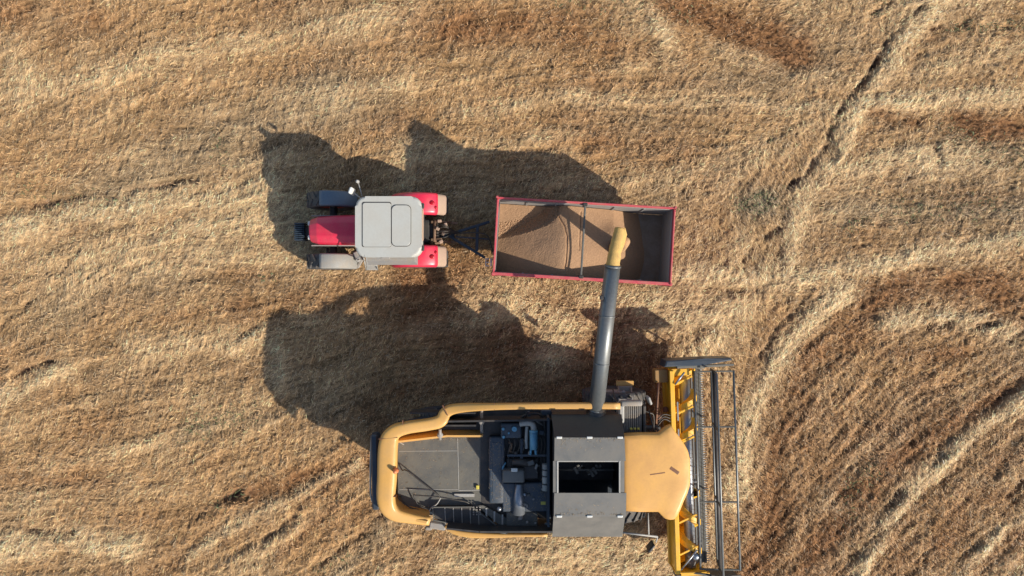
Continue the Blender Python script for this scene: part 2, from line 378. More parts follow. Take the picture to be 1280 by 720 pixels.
lump = fbm((GX, GY), 0.35, 12, 3); big = fbm((GX, GY), 5.0, 21, 3)
Z = 0.10 * big + 0.10 * A_pale + 0.016 * streak + 0.011 * streak_w + 0.035 * lump + 0.05 * (vnoise((GX, GY), 0.16, 95) - .5) + 0.017 * streak2 + 0.008 * lowR * streak_w - 0.05 * np.clip(A_brown, 0, 1) - 0.20 * A_rut
drill = np.sin(2 * np.pi * (-(GX) * math.sin(R(38)) + GY * math.cos(R(38)) + .45 * fbm((GX, GY), 4.0, 505, 2)) / .30) * np.clip(lowR + np.clip(A_brown, 0, 1) * .35, 0, 1); Z += .013 * drill
for line, wd_, sp_, amp in (([(560, 139), (700, 130), (860, 123), (1020, 123), (1100, 120)], 7, 8, .05), ([(560, 152), (700, 143), (860, 137), (1000, 137)], 6, 8, .03), ([(0, 345), (120, 332), (250, 345), (420, 346)], 7, 7, .045), ([(0, 262), (120, 252), (240, 240), (330, 232)], 7, 8, .05), ([(860, 300), (960, 292), (1100, 270), (1280, 262)], 6, 8, .03), ([(845, 352), (960, 350), (1060, 344)], 6, 8, .03), ([(180, 722), (260, 672), (360, 610), (460, 566)], 8, 8, .06), ([(240, 722), (330, 672), (420, 622), (478, 596)], 7, 8, .05), ([(930, 722), (1010, 640), (1120, 540), (1230, 450)], 6, 8, .035), ([(1040, 722), (1120, 650), (1210, 575), (1290, 520)], 6, 8, .035)):
    d, tx, ty = seg_dist(U + wu * .35, V + wv * .35, line); al = U * tx + V * ty; sd_ = (U * -ty + V * tx)
    Z = Z - amp * np.exp(-(d / wd_) ** 4) * (0.35 + 0.65 * (np.sin((al + d * .9) * 2 * np.pi / sp_) > .1))
Z = np.clip(Z, -0.35, 0.3)
def quiet(cx, cy, rx, ry):
    return np.exp(-(((GX - cx) / rx) ** 4 + ((GY - cy) / ry) ** 4))
q = np.maximum.reduce([quiet(-4.2, 1.85, 2.9, 1.9), quiet(2.2, 1.4, 3.2, 1.7), quiet(0.4, -5.2, 4.8, 2.5)])
Z = Z * (1 - 0.75 * q)
edge = np.clip(np.minimum.reduce([(21 - abs(GX)) / 1.5, (14.1 - abs(GY)) / 1.5]), 0, 1); Z = Z * edge

gold = np.array([0.47, 0.288, 0.134]); palec = np.array([0.72, 0.495, 0.262]); brownc = np.array([0.275, 0.122, 0.045]); greyc = np.array([0.30, 0.235, 0.145]); soil = np.array([0.13, 0.075, 0.048])
C = np.zeros(GX.shape + (3,)) + gold
orange = np.clip(fbm((GX, GY), 3.2, 140, 3) * 1.2, 0, 1)[..., None]
C = C * (1 - 0.4 * orange) + np.array([0.53, 0.29, 0.115]) * 0.4 * orange
gnoise = np.clip(fbm((GX, GY), 2.6, 160, 4) * 1.5, 0, 1)
C = C + (greyc - C) * np.clip(A_grey + 0.45 * gnoise, 0, 1)[..., None] * 0.85
C = C + (brownc - C) * np.clip(A_brown, 0, 1)[..., None] * 0.8
C = C + (palec - C) * np.clip(A_pale, 0, 1)[..., None] * 0.95
C = C * (1 + 0.10 * streak2 + .09 * drill)[..., None]
C = C * (1 + (0.05 + .05 * lowR) * np.clip(streak_w, -2, 2))[..., None]
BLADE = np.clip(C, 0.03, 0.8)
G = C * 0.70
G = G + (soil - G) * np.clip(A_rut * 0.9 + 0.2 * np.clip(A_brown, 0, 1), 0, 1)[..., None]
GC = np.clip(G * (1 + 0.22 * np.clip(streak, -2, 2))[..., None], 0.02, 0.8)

def gz(x, y):
    i = np.clip((np.asarray(y) + 14.1) / STEP, 0, NYg - 1.001); j = np.clip((np.asarray(x) + 21.0) / STEP, 0, NXg - 1.001)
    i0 = i.astype(int); j0 = j.astype(int); fi = i - i0; fj = j - j0
    return (Z[i0, j0] * (1 - fj) + Z[i0, j0 + 1] * fj) * (1 - fi) + (Z[i0 + 1, j0] * (1 - fj) + Z[i0 + 1, j0 + 1] * fj) * fi

# one sheet: dense in the middle, graded outwards to the horizon
ext = []; s = 0.12; a = 0.0
while a < 1500: a += s; s *= 1.28; ext.append(a)
ext = np.array(ext)
fx = np.concatenate([gx[0] - ext[::-1], gx, gx[-1] + ext]); fy = np.concatenate([gy[0] - ext[::-1], gy, gy[-1] + ext]); ne = len(ext)
FX, FY = np.meshgrid(fx, fy); FZ = np.pad(Z, ne, mode='constant'); FC = np.pad(GC, ((ne, ne), (ne, ne), (0, 0)), mode='edge')
outm = np.ones(FX.shape); outm[ne:-ne, ne:-ne] = 0
avg = GC.mean(axis=(0, 1)) * 1.25
ob = fbm((FX * .35, FY), 2.4, 400, 3)[..., None]; FC = np.where(outm[..., None] > 0, avg * (.92 + 0.5 * ob) + np.array([.02, -.004, -.012]) * (ob < -.2), FC)
ny, nx = FX.shape
def mesh_np(name, verts, faces_idx, nper, colors=None, mat=None, smooth=False):
    me = bpy.data.meshes.new(name); nv = len(verts); nf = len(faces_idx) // nper
    me.vertices.add(nv); me.vertices.foreach_set('co', np.ascontiguousarray(verts, dtype=np.float32).ravel())
    me.loops.add(len(faces_idx)); me.loops.foreach_set('vertex_index', np.ascontiguousarray(faces_idx, dtype=np.int32))
    me.polygons.add(nf); me.polygons.foreach_set('loop_start', np.arange(0, nf * nper, nper, dtype=np.int32))
    me.polygons.foreach_set('loop_total', np.full(nf, nper, dtype=np.int32))
    me.polygons.foreach_set('use_smooth', np.full(nf, smooth, dtype=bool))
    me.update(calc_edges=True)
    if colors is not None:
        at = me.color_attributes.new('Col', 'FLOAT_COLOR', 'POINT')
        at.data.foreach_set('color', np.ascontiguousarray(np.concatenate([colors, np.ones((nv, 1))], 1), dtype=np.float32).ravel())
    if mat: me.materials.append(mat)
    o = bpy.data.objects.new(name, me); col.objects.link(o); return o
def attr_mat(name, rough=0.85, bump=0.0, bscale=60, spec=0.3, noisy=0.0):
    m = bpy.data.materials.new(name); m.use_nodes = True; nt = m.node_tree; b = nt.nodes['Principled BSDF']; L = nt.links.new
    a = N(nt, 'ShaderNodeAttribute'); a.attribute_name = 'Col'
    src = a.outputs['Color']
    tc = N(nt, 'ShaderNodeTexCoord')
    if noisy > 0:
        n = N(nt, 'ShaderNodeTexNoise', i={'Scale': bscale, 'Detail': 6.0, 'Roughness': 0.75}); L(tc.outputs['Object'], n.inputs['Vector'])
        mr = N(nt, 'ShaderNodeMapRange', i={'From Min': 0.3, 'From Max': 0.7, 'To Min': 1 - noisy, 'To Max': 1 + noisy}); L(n.outputs['Fac'], mr.inputs['Value'])
        s_ = N(nt, 'ShaderNodeVectorMath', op='SCALE'); L(src, s_.inputs[0]); L(mr.outputs[0], s_.inputs['Scale']); src = s_.outputs[0]
        if bump > 0:
            bp = N(nt, 'ShaderNodeBump', i={'Strength': bump, 'Distance': 0.03}); L(n.outputs['Fac'], bp.inputs['Height']); L(bp.outputs[0], b.inputs['Normal'])
    L(src, b.inputs['Base Color']); b.inputs['Roughness'].default_value = rough; b.inputs['Specular IOR Level'].default_value = spec
    return m
idx = (np.arange(ny - 1)[:, None] * nx + np.arange(nx - 1)[None, :]).ravel()
quads = np.stack([idx, idx + 1, idx + nx + 1, idx + nx], 1).ravel()
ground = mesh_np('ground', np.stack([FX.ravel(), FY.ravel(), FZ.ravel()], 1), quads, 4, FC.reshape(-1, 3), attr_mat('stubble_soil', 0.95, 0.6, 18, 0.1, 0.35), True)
ground['kind'] = 'structure'; ground['label'] = 'harvested field of pale stubble with reddish bare soil bands'

# ------------------------------------------------------------------ straw, stubble, weeds (nobody could count them)
def sample(n, dens):
    cx = rng.uniform(-20.5, 20.5, n); cy = rng.uniform(-13.6, 13.6, n)
    ii = ((cy + 14.1) / STEP).astype(int); jj = ((cx + 21) / STEP).astype(int)
    k = rng.random(n) < dens[ii, jj]
    return cx[k], cy[k], ii[k], jj[k]
def blades(name, x, y, th, length, width, tilt, colr, lift, mat, curve=0.0):
    n = len(x); z = gz(x, y) + lift
    d = np.stack([np.cos(th) * np.cos(tilt), np.sin(th) * np.cos(tilt), np.sin(tilt)], 1)
    w = np.stack([-np.sin(th), np.cos(th), rng.uniform(-.5, .5, n)], 1) * (width / 2)[:, None]
    p0 = np.stack([x, y, z], 1); p1 = p0 + d * length[:, None]
    v = np.stack([p0 - w, p0 + w, p1 + w * .7, p1 - w * .7], 1).reshape(-1, 3)
    return mesh_np(name, v, np.arange(n * 4), 4, np.repeat(colr, 4, axis=0), mat)
strawmat = attr_mat('dry_straw', 0.6, spec=0.35)
edgeden = np.clip(edge * 1.3, 0, 1)
den = (0.62 + 0.4 * np.clip(A_pale, 0, 1) - 0.36 * np.clip(A_brown, 0, 1) - 0.55 * np.clip(A_rut, 0, 1) + 0.10 * streak_w + 0.12 * lump) * edgeden
x, y, ii, jj = sample(900000, np.clip(den, 0.03, 1)); n = len(x)
th = TH[ii, jj] + rng.normal(0, 0.4, n) + np.where(rng.random(n) < 0.5, np.pi, 0) + np.where(rng.random(n) < .65, 0.95, 0.1)
br = np.clip(rng.lognormal(0, 0.40, n), 0.35, 2.2)
cb = BLADE[ii, jj] * br[:, None]
pk = rng.random(n); lighter = (pk < 0.10)[:, None]
cb = np.where(lighter, cb * 0.4 + np.array([0.62, 0.50, 0.33]) * 0.6, cb); cb = np.where((pk > 0.9)[:, None], cb * np.array([0.5, 0.5, 0.55]), cb)
o = blades('loose_straw', x, y, th, rng.uniform(.06, .16, n), rng.uniform(.006, .015, n), rng.normal(0.07, 0.11, n), np.clip(cb, 0.015, 0.85), rng.uniform(0.0, 0.045, n), strawmat)
o['kind'] = 'stuff'; o['label'] = 'loose dry straw strewn over the whole field'; o['category'] = 'straw'
# stubble: short stalks standing in drilled rows that follow the passes
rows = []
for (x0, x1, y0, y1, ang, sp, dn) in ((6.5, 20, -13, -0.6, 40, .17, 1.0), (-20, -4, -13, -4.5, 33, .17, 1.0), (-20, 20, -0.6, 13, 8, .17, 1.0), (-20, -4, -4.5, -0.6, 15, .17, 1.), (-4, 6.5, -13, -0.6, 10, .17, 1.)):
    m = int((x1 - x0) * (y1 - y0) * 170); xx = rng.uniform(x0, x1, m); yy = rng.uniform(y0, y1, m)
    a = R(ang); wob = 0.25 * fbm((xx, yy), 3.0, 500, 2); nrm = -xx * math.sin(a) + yy * math.cos(a) + wob; tan_ = xx * math.cos(a) + yy * math.sin(a)
    n2 = np.round(nrm / sp) * sp + rng.normal(0, .016, m); dd = n2 - nrm
    tq = np.round(tan_ / .11) * .11 + rng.normal(0, .025, m) - tan_
    xx = xx - dd * math.sin(a) + tq * math.cos(a); yy = yy + dd * math.cos(a) + tq * math.sin(a)
    k = (abs(xx) < 20.4) & (abs(yy) < 13.5); rows.append((xx[k], yy[k]))
xx = np.concatenate([r[0] for r in rows]); yy = np.concatenate([r[1] for r in rows])
ii = ((yy + 14.1) / STEP).astype(int); jj = ((xx + 21) / STEP).astype(int)
ds = np.clip(0.30 + 0.6 * A_brown + 0.35 * lowR - 0.5 * A_pale - .6 * A_rut, 0.04, 1) * edgeden
k = rng.random(len(xx)) < ds[ii, jj]; xx, yy, ii, jj = xx[k], yy[k], ii[k], jj[k]; n = len(xx)
cs = (BLADE[ii, jj] * 0.5 + np.array([0.36, 0.225, 0.115]) * 0.5) * np.clip(rng.lognormal(0, .3, n), .45, 1.9)[:, None]
o = blades('standing_stubble', xx, yy, rng.uniform(0, 2 * np.pi, n), rng.uniform(.07, .17, n), rng.uniform(.012, .026, n), rng.normal(1.15, .22, n), np.clip(cs, .015, .8), -0.01, strawmat)
o['kind'] = 'stuff'; o['label'] = 'short cut stubble standing in rows across the field'; o['category'] = 'stubble'
# green-grey weeds in patches
wd = [([(925,262),(962,252)],12,1.), ([(1060,285),(1080,272)],8,.8), ([(325,348),(338,342)],5,.9), ([(270,180),(280,200)],8,.3), ([(1190,170),(1280,195)],14,.4), ([(240,535),(300,520)],18,.5), ([(130,255),(20,230)],10,.2),
      ([(1090,20),(1105,0)],6,.7), ([(1190,35),(1270,38)],7,.6), ([(960,182),(964,180)],5,.8), ([(395,712),(430,690)],7,.8), ([(1060,640),(1090,600)],14,.35), ([(1240,255),(1100,262)],16,.35), ([(270,640),(300,625)],8,.5),([(880,15),(700,10)],12,.15),([(1030,170),(1040,150)],5,.5)]
wden = feat(wd) * edgeden
x, y, ii, jj = sample(420000, np.clip(wden * 0.55, 0, 1)); n = len(x)
cw = np.array([0.095, 0.115, 0.05]) * np.clip(rng.lognormal(0, .35, n), .4, 2)[:, None] + rng.uniform(0, .05, (n, 1)) * np.array([1, .8, .4])
o = blades('weeds', x, y, rng.uniform(0, 2 * np.pi, n), rng.uniform(.05, .14, n), rng.uniform(.015, .035, n), rng.normal(.6, .3, n), np.clip(cw, .01, .5), 0.02, attr_mat('dull_weeds', 0.7))
o['kind'] = 'stuff'; o['label'] = 'sparse grey-green weeds growing through the stubble'; o['category'] = 'weeds'
#@@MACHINES
# ================================================================== TRACTOR
TY = 1.82
tr = thing('tractor', 'red tractor with light grey cab roof hitched in front of the grain trailer', 'tractor', (-4.6, TY, 0))
RWX, FWX = -2.95, -5.85
for yy_ in (TY + .87, TY - .87): wheel(tr, (RWX, yy_, .84), .86, .56, .45, 'redrim', 19)
for yy_ in (2.83, 0.85): wheel(tr, (FWX, yy_, .77), .79, .48, .40, 'redrim', 17)
b = MB(); b.box((-4.3, TY, .95), (3.9, .55, .5), bev=.05); b.box((-5.7, TY, 1.1), (1.4, .5, .5), bev=.05); b.box((-3.0, TY, .95), (.8, .8, .6), bev=.06)
b.build('chassis', 'dark', tr)
b = MB(); b.box((FWX, TY + .02, .68), (.2, 1.75, .2), bev=.03); b.box((FWX, TY, .75), (.45, .5, .3), bev=.04); b.cyl((FWX + .12, .95, .74), (FWX + .12, 2.7, .74), .035)
b.build('front_axle', 'dark', tr)
b = MB(); b.cyl((RWX, TY - .75, .84), (RWX, TY + .75, .84), .16); b.build('rear_axle', 'dark', tr)
# bonnet: lofted faceted sections
def loft(mb, secs, smooth=False):
    t = bmesh.new(); rs = [[t.verts.new(p) for p in s] for s in secs]; n_ = len(secs[0])
    for A, B in zip(rs, rs[1:]):
        for j in range(n_): t.faces.new((A[j], A[(j + 1) % n_], B[(j + 1) % n_], B[j]))
    t.faces.new(rs[0]); t.faces.new(rs[-1][::-1]); bmesh.ops.recalc_face_normals(t, faces=t.faces)
    bmesh.ops.bevel(t, geom=t.edges[:], offset=.012, segments=2, affect='EDGES')
    mb._merge(t, smooth)
def hsec(x, w, zt, zb, cr=.2):
    return [(x, TY - w, zb), (x, TY - w * 1.02, zt - .26), (x, TY - w * .9, zt - .1), (x, TY - w * .45, zt), (x, TY, zt + .015), (x, TY + w * .45, zt), (x, TY + w * .9, zt - .1), (x, TY + w * 1.02, zt - .26), (x, TY + w, zb)]
b = MB(); loft(b, [hsec(-6.42, .27, 1.42, .95), hsec(-6.36, .36, 1.58, .92), hsec(-6.1, .43, 1.70, .92), hsec(-5.6, .45, 1.79, .95), hsec(-4.6, .46, 1.90, 1.0)])
hood = b.build('bonnet', 'red', tr)
b = MB(); b.box((-6.435, TY, 1.2), (.03, .46, .4), bev=.01)
for k in range(5): b.box((-6.455, TY, 1.06 + k * .07), (.02, .4, .02))
b.build('grille', 'dark', hood)
for s in (-1, 1):
    b = MB(); b.box((-6.40, TY + s * .22, 1.43), (.10, .14, .07), bev=.02); b.build('headlight', 'white', hood)
    b = MB(); b.box((-5.5, TY + s * .472, 1.28), (1.75, .03, .12), bev=.01); b.build('side_trim', 'ltgrey', tr)
# front weights
b = MB(); b.box((-6.62, TY + .0, .8), (.36, .3, .16), bev=.02); b.build('weight_carrier', 'dark', tr)
for k in range(9):
    b = MB(); yk = TY + (k - 4) * .065
    b.box((-6.86, yk, .80), (.34, .05, .46), bev=.02); b.box((-6.80, yk, 1.03), (.12, .045, .06), bev=.015); b.build('front_weight', 'darkblue', tr)
# front mudguards
for yy_, mt in ((2.83, 'mudgrey_shaded'), (0.85, 'mudgrey')):
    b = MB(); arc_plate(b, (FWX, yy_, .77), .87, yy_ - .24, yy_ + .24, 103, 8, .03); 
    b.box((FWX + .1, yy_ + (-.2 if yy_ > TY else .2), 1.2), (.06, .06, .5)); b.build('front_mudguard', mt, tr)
# rear fenders
for s in (1, -1):
    yc = TY + s * .82
    b = MB(); arc_plate(b, (RWX, yc, .84), 1.0, yc - .35, yc + .35, 156, 51, .04, round_=.07)
    b.box((RWX - .75, TY + s * .52, 1.25), (.6, .08, .9), bev=.03)
    fd = b.build('rear_fender', 'red', tr)
    b = MB(); arc_plate(b, (RWX, yc, .84), .985, yc - .33, yc + .33, 53, 28, .04, round_=.07); b.build('fender_extension', 'dusty', tr)
    b = MB(); b.sph((RWX + .45, yc + s * .02, 1.745), .085, 1.1, .8, .45); b.sph((RWX + .56, yc - s * .12, 1.68), .05, 1, 1, .5); b.build('tail_light', paint('red_lens', (.35, .0, .01), .2, 0, .05), tr)
# cab
cx, cy = -3.61, 1.79
b = MB(); b.prism(rrect(cx - .02, cy, 1.55, 1.5, .12), 1.35, 2.76); cab = b.build('cab_glass', 'glass', tr)
b = MB()
for sx, sy in ((-.76, .72), (-.76, -.72), (.72, .72), (.72, -.72), (.15, .75), (.15, -.75)): b.box((cx + sx, cy + sy, 2.05), (.08, .07, 1.42), bev=.015)
b.box((cx, cy, 1.3), (1.66, 1.6, .2), bev=.04); b.box((cx, cy, 1.0), (1.4, 1.1, .5), bev=.04); b.build('cab_frame', 'dark', tr)
b = MB(); b.prism(rrect(cx, cy, 1.94, 1.78, .30, 8), 2.74, 3.08, bev=.09, seg=4)
for f in b.bm.faces: f.smooth = False
rf = b.build('cab_roof', 'roof', tr)
def seam(poly_o, z, w, mb):
    n_ = len(poly_o); cxx = sum(p[0] for p in poly_o) / n_; cyy = sum(p[1] for p in poly_o) / n_
    t = mb.bm; A = [t.verts.new((p[0], p[1], z)) for p in poly_o]; Bv = [t.verts.new((cxx + (p[0] - cxx) * (1 - w), cyy + (p[1] - cyy) * (1 - w), z)) for p in poly_o]
    for i in range(n_): t.faces.new((A[i], A[(i + 1) % n_], Bv[(i + 1) % n_], Bv[i]))
ha = P(471, 281, 3.10); hb = P(501.5, 282, 3.10)
b = MB(); seam(rrect(ha.x - .01, ha.y + .01, .86, 1.32, .06), 3.086, .035, b); seam(rrect(hb.x, hb.y, .58, 1.22, .14), 3.086, .04, b); b.build('roof_gasket', 'dark', rf)
b = MB(); b.prism(rrect(ha.x, ha.y, .82, 1.28, .06), 3.083, 3.102, bev=.01); b.prism(rrect(hb.x, hb.y, .54, 1.18, .12), 3.083, 3.115, bev=.014); b.build('roof_hatch', 'roof', rf)
b = MB(); b.box((cx + .985, cy + .05, 2.97), (.05, .9, .10), bev=.015); b.build('rear_light_bar', 'dusty', rf)
b = MB(); b.quadbox([(-4.35, .70, 2.35), (-2.85, .70, 2.35), (-2.85, 1.0, 2.35), (-4.35, 1.0, 2.35), (-4.3, .80, 2.70), (-2.9, .80, 2.70), (-2.9, 1.0, 2.70), (-4.3, 1.0, 2.70)]); b.build('door_header', 'lining', tr)
for s in (-.62, .62): b = MB(); b.box((cx + .99, cy + s, 2.97), (.09, .16, .1), bev=.02); b.build('work_lamp', 'dark', rf)
b = MB(); b.box((cx - .1, cy - .895, 2.97), (.26, .08, .10), bev=.015); b.build('roof_latch', 'lining', rf)
# mirrors
for (u, v, uu_, vv_) in ((440, 239, 456, 252), (447, 227, 454, 250)):
    m_ = P(u, v, 2.8); a_ = P(uu_, vv_, 2.6)
    b = MB(); b.cyl(m_ + Vector((0, 0, -.05)), a_, .016)
    ar = b.build('mirror_arm', 'ltgrey', tr)
    big_ = u == 440
    b = MB(); b.box(m_, (.09, .2 if big_ else .10, .50 if big_ else .2), rz=R(-20), bev=.04, seg=3); b.build('mirror', 'white' if big_ else 'ltgrey', ar)
ms = P(452, 324, 2.3)
# steps, tank, handrails on the south side
for k in range(3):
    b = MB(); b.box((-4.62 + k * .04, .72 + k * .12, .50 + k * .27), (.34, .26, .04), bev=.01); b.build('step', 'ltgrey', tr)
b = MB(); b.box((-4.25, 1.02, .92), (.55, .36, .5), bev=.08, seg=3); b.build('fuel_tank', 'ltgrey', tr)
b = MB()
for dx in (-.2, .18):
    b.cyl((-4.62 + dx, .60, .45), (-4.55 + dx, .98, 1.15), .022)
b.sweep(smooth_path([(-4.85, .92, 1.1), (-4.88, .86, 1.6), (-4.72, .9, 2.2), (-4.45, 1.02, 2.5)]), .016, 8); b.build('handrail', 'ltgrey', tr)
b = MB(); b.box((-4.95, 1.0, 1.12), (.14, .34, .30), rz=.4, bev=.03); b.box((-4.88, .88, .92), (.1, .5, .08), rz=-.5, bev=.02); b.build('tool_box', 'lining', tr)
b = MB(); b.cyl((-5.95, 1.28, .95), (-5.95, 1.05, 1.0), .05); b.box((-5.80, 1.12, 1.0), (.28, .08, .10), bev=.02); b.build('steering_ram', 'dark', tr)
# rear linkage
b = MB()
for s in (-1, 1):
    b.box((-2.15, TY + s * .33, .72), (.75, .07, .09), rz=s * -.1, ry=.15, bev=.01); b.cyl((-2.3, TY + s * .30, 1.25), (-2.0, TY + s * .33, .75), .03)
    b.box((-2.40, TY + s * .28, 1.32), (.35, .08, .09), ry=-.3, bev=.01)
b.cyl((-2.45, TY - .35, 1.3), (-2.45, TY + .35, 1.3), .06); b.box((-2.2, TY, 1.02), (.5, .09, .08), bev=.01); b.box((-2.48, TY, .85), (.22, .5, .5), bev=.04); b.box((-2.15, TY, .52), (.5, .12, .07))
b.build('three_point_linkage', 'rust', tr)
b = MB()
for k in range(5):
    yk = TY - .22 + k * .1; b.sweep(smooth_path([(-2.4, yk, 1.35), (-2.1, yk + .05 * math.sin(k * 3), 1.5), (-1.9, TY - .05 + .02 * k, 1.1), (-1.7, TY, .8)]), .018, 6)
b.build('hydraulic_hose', 'hose', tr)
each(lambda m, q: m.box((-2.3 + q[0], TY + q[1], 1.40), (.13, .1, .08), rz=q[0] * 9, bev=.02), ((0, .3), (.12, -.1), (.05, -.35), (.2, .18), (-.05, .05)), 'hose_coupler', 'dusty', tr)

# ================================================================== GRAIN TRAILER
tc_ = P(730, 301, 2.5); TA = R(-3.4); L2, W2 = 2.665, 1.145; RIM, FL = 2.5, 1.1
trl = thing('grain_trailer', 'open red tipping trailer with grey inside receiving grain behind the tractor', 'trailer', (tc_.x, tc_.y, 0))
TM = Matrix.Translation((tc_.x, tc_.y, 0)) @ Matrix.Rotation(TA, 4, 'Z')
def tl(s_, t_, z_): return TM @ Vector((s_, t_, z_))
def TB(mb, name, mat, parent=trl, **k): mb.xf(TM); return mb.build(name, mat, parent, **k)
b = MB()
hgt = RIM - FL
for sy in (-1, 1): b.box((0, sy * (W2 - .02), FL + hgt / 2), (2 * L2, .04, hgt))
for sx in (-1, 1): b.box((sx * (L2 - .02), 0, FL + hgt / 2), (.04, 2 * W2 - .09, hgt))
for sy in (-1, 1):
    for k in range(9): b.box((-L2 + .06 + k * (2 * L2 - .12) / 8, sy * (W2 + .022), FL + hgt / 2 - .03), (.07, .04, hgt - .08), bev=.01)
    b.box((0, sy * (W2 + .02), FL + hgt * .5), (2 * L2 - .05, .03, .06), bev=.008)
for k in range(5): b.box((-L2 - .022, -W2 + .1 + k * (2 * W2 - .2) / 4, FL + hgt / 2 - .03), (.04, .07, hgt - .08), bev=.01)
body = TB(b, 'body', 'redtrailer')
b = MB()
for sy in (-1, 1): b.box((0, sy * (W2 - .052), FL + hgt / 2 - .01), (2 * L2 - .08, .02, hgt - .06))
for sx in (-1, 1): b.box((sx * (L2 - .052), 0, FL + hgt / 2 - .01), (.02, 2 * W2 - .13, hgt - .06))
for sy in (-1, 1):
    for k in (1, 2, 3, 4, 5): b.box((-L2 + k * 2 * L2 / 6, sy * (W2 - .075), FL + hgt / 2 - .02), (.05, .03, hgt - .1))
TB(b, 'inner_lining', 'lining')
b = MB(); b.box((0, 0, FL + .01), (2 * L2 - .12, 2 * W2 - .14, .04)); TB(b, 'load_floor', 'trfloor')
b = MB()
for sy in (-1, 1): b.box((0, sy * (W2 - .005), RIM + .02), (2 * L2 + .06, .05 if sy > 0 else .09, .07), bev=.012)
for sx in (-1, 1): b.box((sx * (L2 - .005), 0, RIM + .021), (.05, 2 * W2 - .1, .066), bev=.012)
TB(b, 'top_rim', 'redtrailer')
b = MB(); b.box((-.03, 0, RIM + .03), (.06, 2 * W2 - .1, .05), bev=.012); TB(b, 'cross_bar', 'deck')
for sy in (-1, 1):
    b = MB(); b.box((-.03, sy * (W2 - .06), RIM - .02), (.14, .10, .20), bev=.02); TB(b, 'rim_bracket', 'dark')
for sx, sy in ((1, 1), (1, -1), (-1, 1), (-1, -1)):
    b = MB(); b.box((sx * (L2 + .01), sy * (W2 + .02), RIM - .45), (.09, .07, .95), bev=.015); b.cyl((sx * (L2 + .01), sy * (W2 + .0), RIM), (sx * (L2 + .01), sy * (W2 + .0), RIM + .10), .035, n=10); TB(b, 'corner_post', 'redtrailer')
b = MB()
for sy in (-1, 1): b.box((0, sy * .5, .97), (2 * L2 - .1, .12, .2), bev=.01)
for k in range(6): b.box((-L2 + .3 + k * .95, 0, .96), (.08, .88, .12))
b.box((1.3, .0, .6), (.7, .5, .3), bev=.03); TB(b, 'chassis', 'dark')
for sx in (-1.35, 1.35):
    for sy in (-1, 1): wheel(trl, tl(sx, sy * .90, .50), .52, .34, .28, 'redrim', 16)
    b = MB(); b.cyl((sx, -.85, .5), (sx, .85, .5), .07); TB(b, 'axle', 'dark')
ap = P(560, 294, .75); ap2 = P(553, 294, .72)
b = MB()
for u_, v_ in ((612, 277), (606, 322)):
    q_ = P(u_, v_, .85); d_ = q_ - ap; b.box((q_ + ap) / 2, (d_.length, .09, .10), rz=math.atan2(d_.y, d_.x), bev=.01)
q1, q2 = P(597, 282.5, .84), P(596, 314, .84); d_ = q2 - q1; b.box((q1 + q2) / 2, (d_.length, .10, .09), rz=math.atan2(d_.y, d_.x), bev=.01)
q1, q2 = P(570, 296, .80), P(612, 299, .84); d_ = q2 - q1; b.box((q1 + q2) / 2, (d_.length, .04, .04), rz=math.atan2(d_.y, d_.x))
b.box(ap, (.42, .16, .14), bev=.02); b.cyl(ap2 + Vector((-.5, 0, -.12)), ap, .05); b.lathe([(.09, -.03), (.05, -.03), (.05, .03), (.09, .03)], ap2 + Vector((-.52, 0, -.12)), 'Z', 20)
b.build('drawbar', 'darkblue', trl)
b = MB(); e0 = P(610, 328, 1.3)
for dx in (-.07, .09): b.box(e0 + Vector((dx, 0, 0)), (.03, .27, .05), bev=.006)
for k in range(3): b.box(e0 + Vector((-.02, -.11 + k * .11, .0)), (.10, .035, .04), bev=.006)
b.box(e0 + Vector((.10, 0, 0)), (.05, .24, .03)); b.build('step_rack', 'white', trl)
b = MB(); b.sweep(smooth_path([ap + Vector((.1, .05, .1)), (-.9, 1.75, .95), (-.65, 1.3, .8), tl(-L2, -.7, 1.1)]), .022, 6); b.build('brake_hose', 'hose', trl)
b = MB(); b.box((L2 + .03, 0, FL - .05), (.05, 1.9, .14), bev=.01); TB(b, 'rear_bumper', 'redtrailer')

# grain
sx_ = np.arange(-L2 + .06, L2 - .059, .025); ty_ = np.arange(-W2 + .06, W2 - .059, .025); SX, SY = np.meshgrid(sx_, ty_)
def pl_signed(S, T, line):
    best = np.full(S.shape, 1e9); sg = np.zeros(S.shape)
    for (x0, y0), (x1, y1) in zip(line, line[1:]):
        dx, dy = x1 - x0, y1 - y0; L_ = math.hypot(dx, dy); t = np.clip(((S - x0) * dx + (T - y0) * dy) / L_ ** 2, 0, 1)
        d = np.hypot(S - x0 - t * dx, T - y0 - t * dy); k_ = d < best; best = np.where(k_, d, best)
        sg = np.where(k_, np.sign(dx * (T - y0) - dy * (S - x0)), sg)
    return best * np.where(sg == 0, 1, sg)
dW = np.maximum(0, -(SX + .55)); dE = np.maximum(0, SX + .45)
zc = 2.42 - .36 * np.sqrt(dW ** 2 + .05) - .27 * dE - .16 * np.sqrt((SY + .35) ** 2 + .05) - .42 * np.maximum(0, SX - .95)
rd = pl_signed(SX, SY, [(-2.9, -.12), (-1.7, .18), (-.98, .50), (-.80, .72), (-.72, 1.2)])
zp = 1.58 + .03 * SY + .1 * np.maximum(0, SX + 1.5)
zg = np.where(rd > 0, np.maximum(zc - rd * 0.74, zp), zc)
nb = (SX + L2, SY)
l1 = pl_signed(SX, SY, [(-.80, 1.3), (-.78, .75), (-.60, .45), (-.50, .1), (-.47, -.5), (-.50, -.8)]) + .03 * fbm(nb, .5, 700)
l2 = pl_signed(SX, SY, [(-.12, .9), (-.12, .2), (-.09, -.25)]) + .02 * fbm(nb, .4, 720)
zg -= .04 * np.exp(-(l1 / .018) ** 2)
zg -= .03 * np.exp(-(l2 / .02) ** 2) * (SY > -.3)
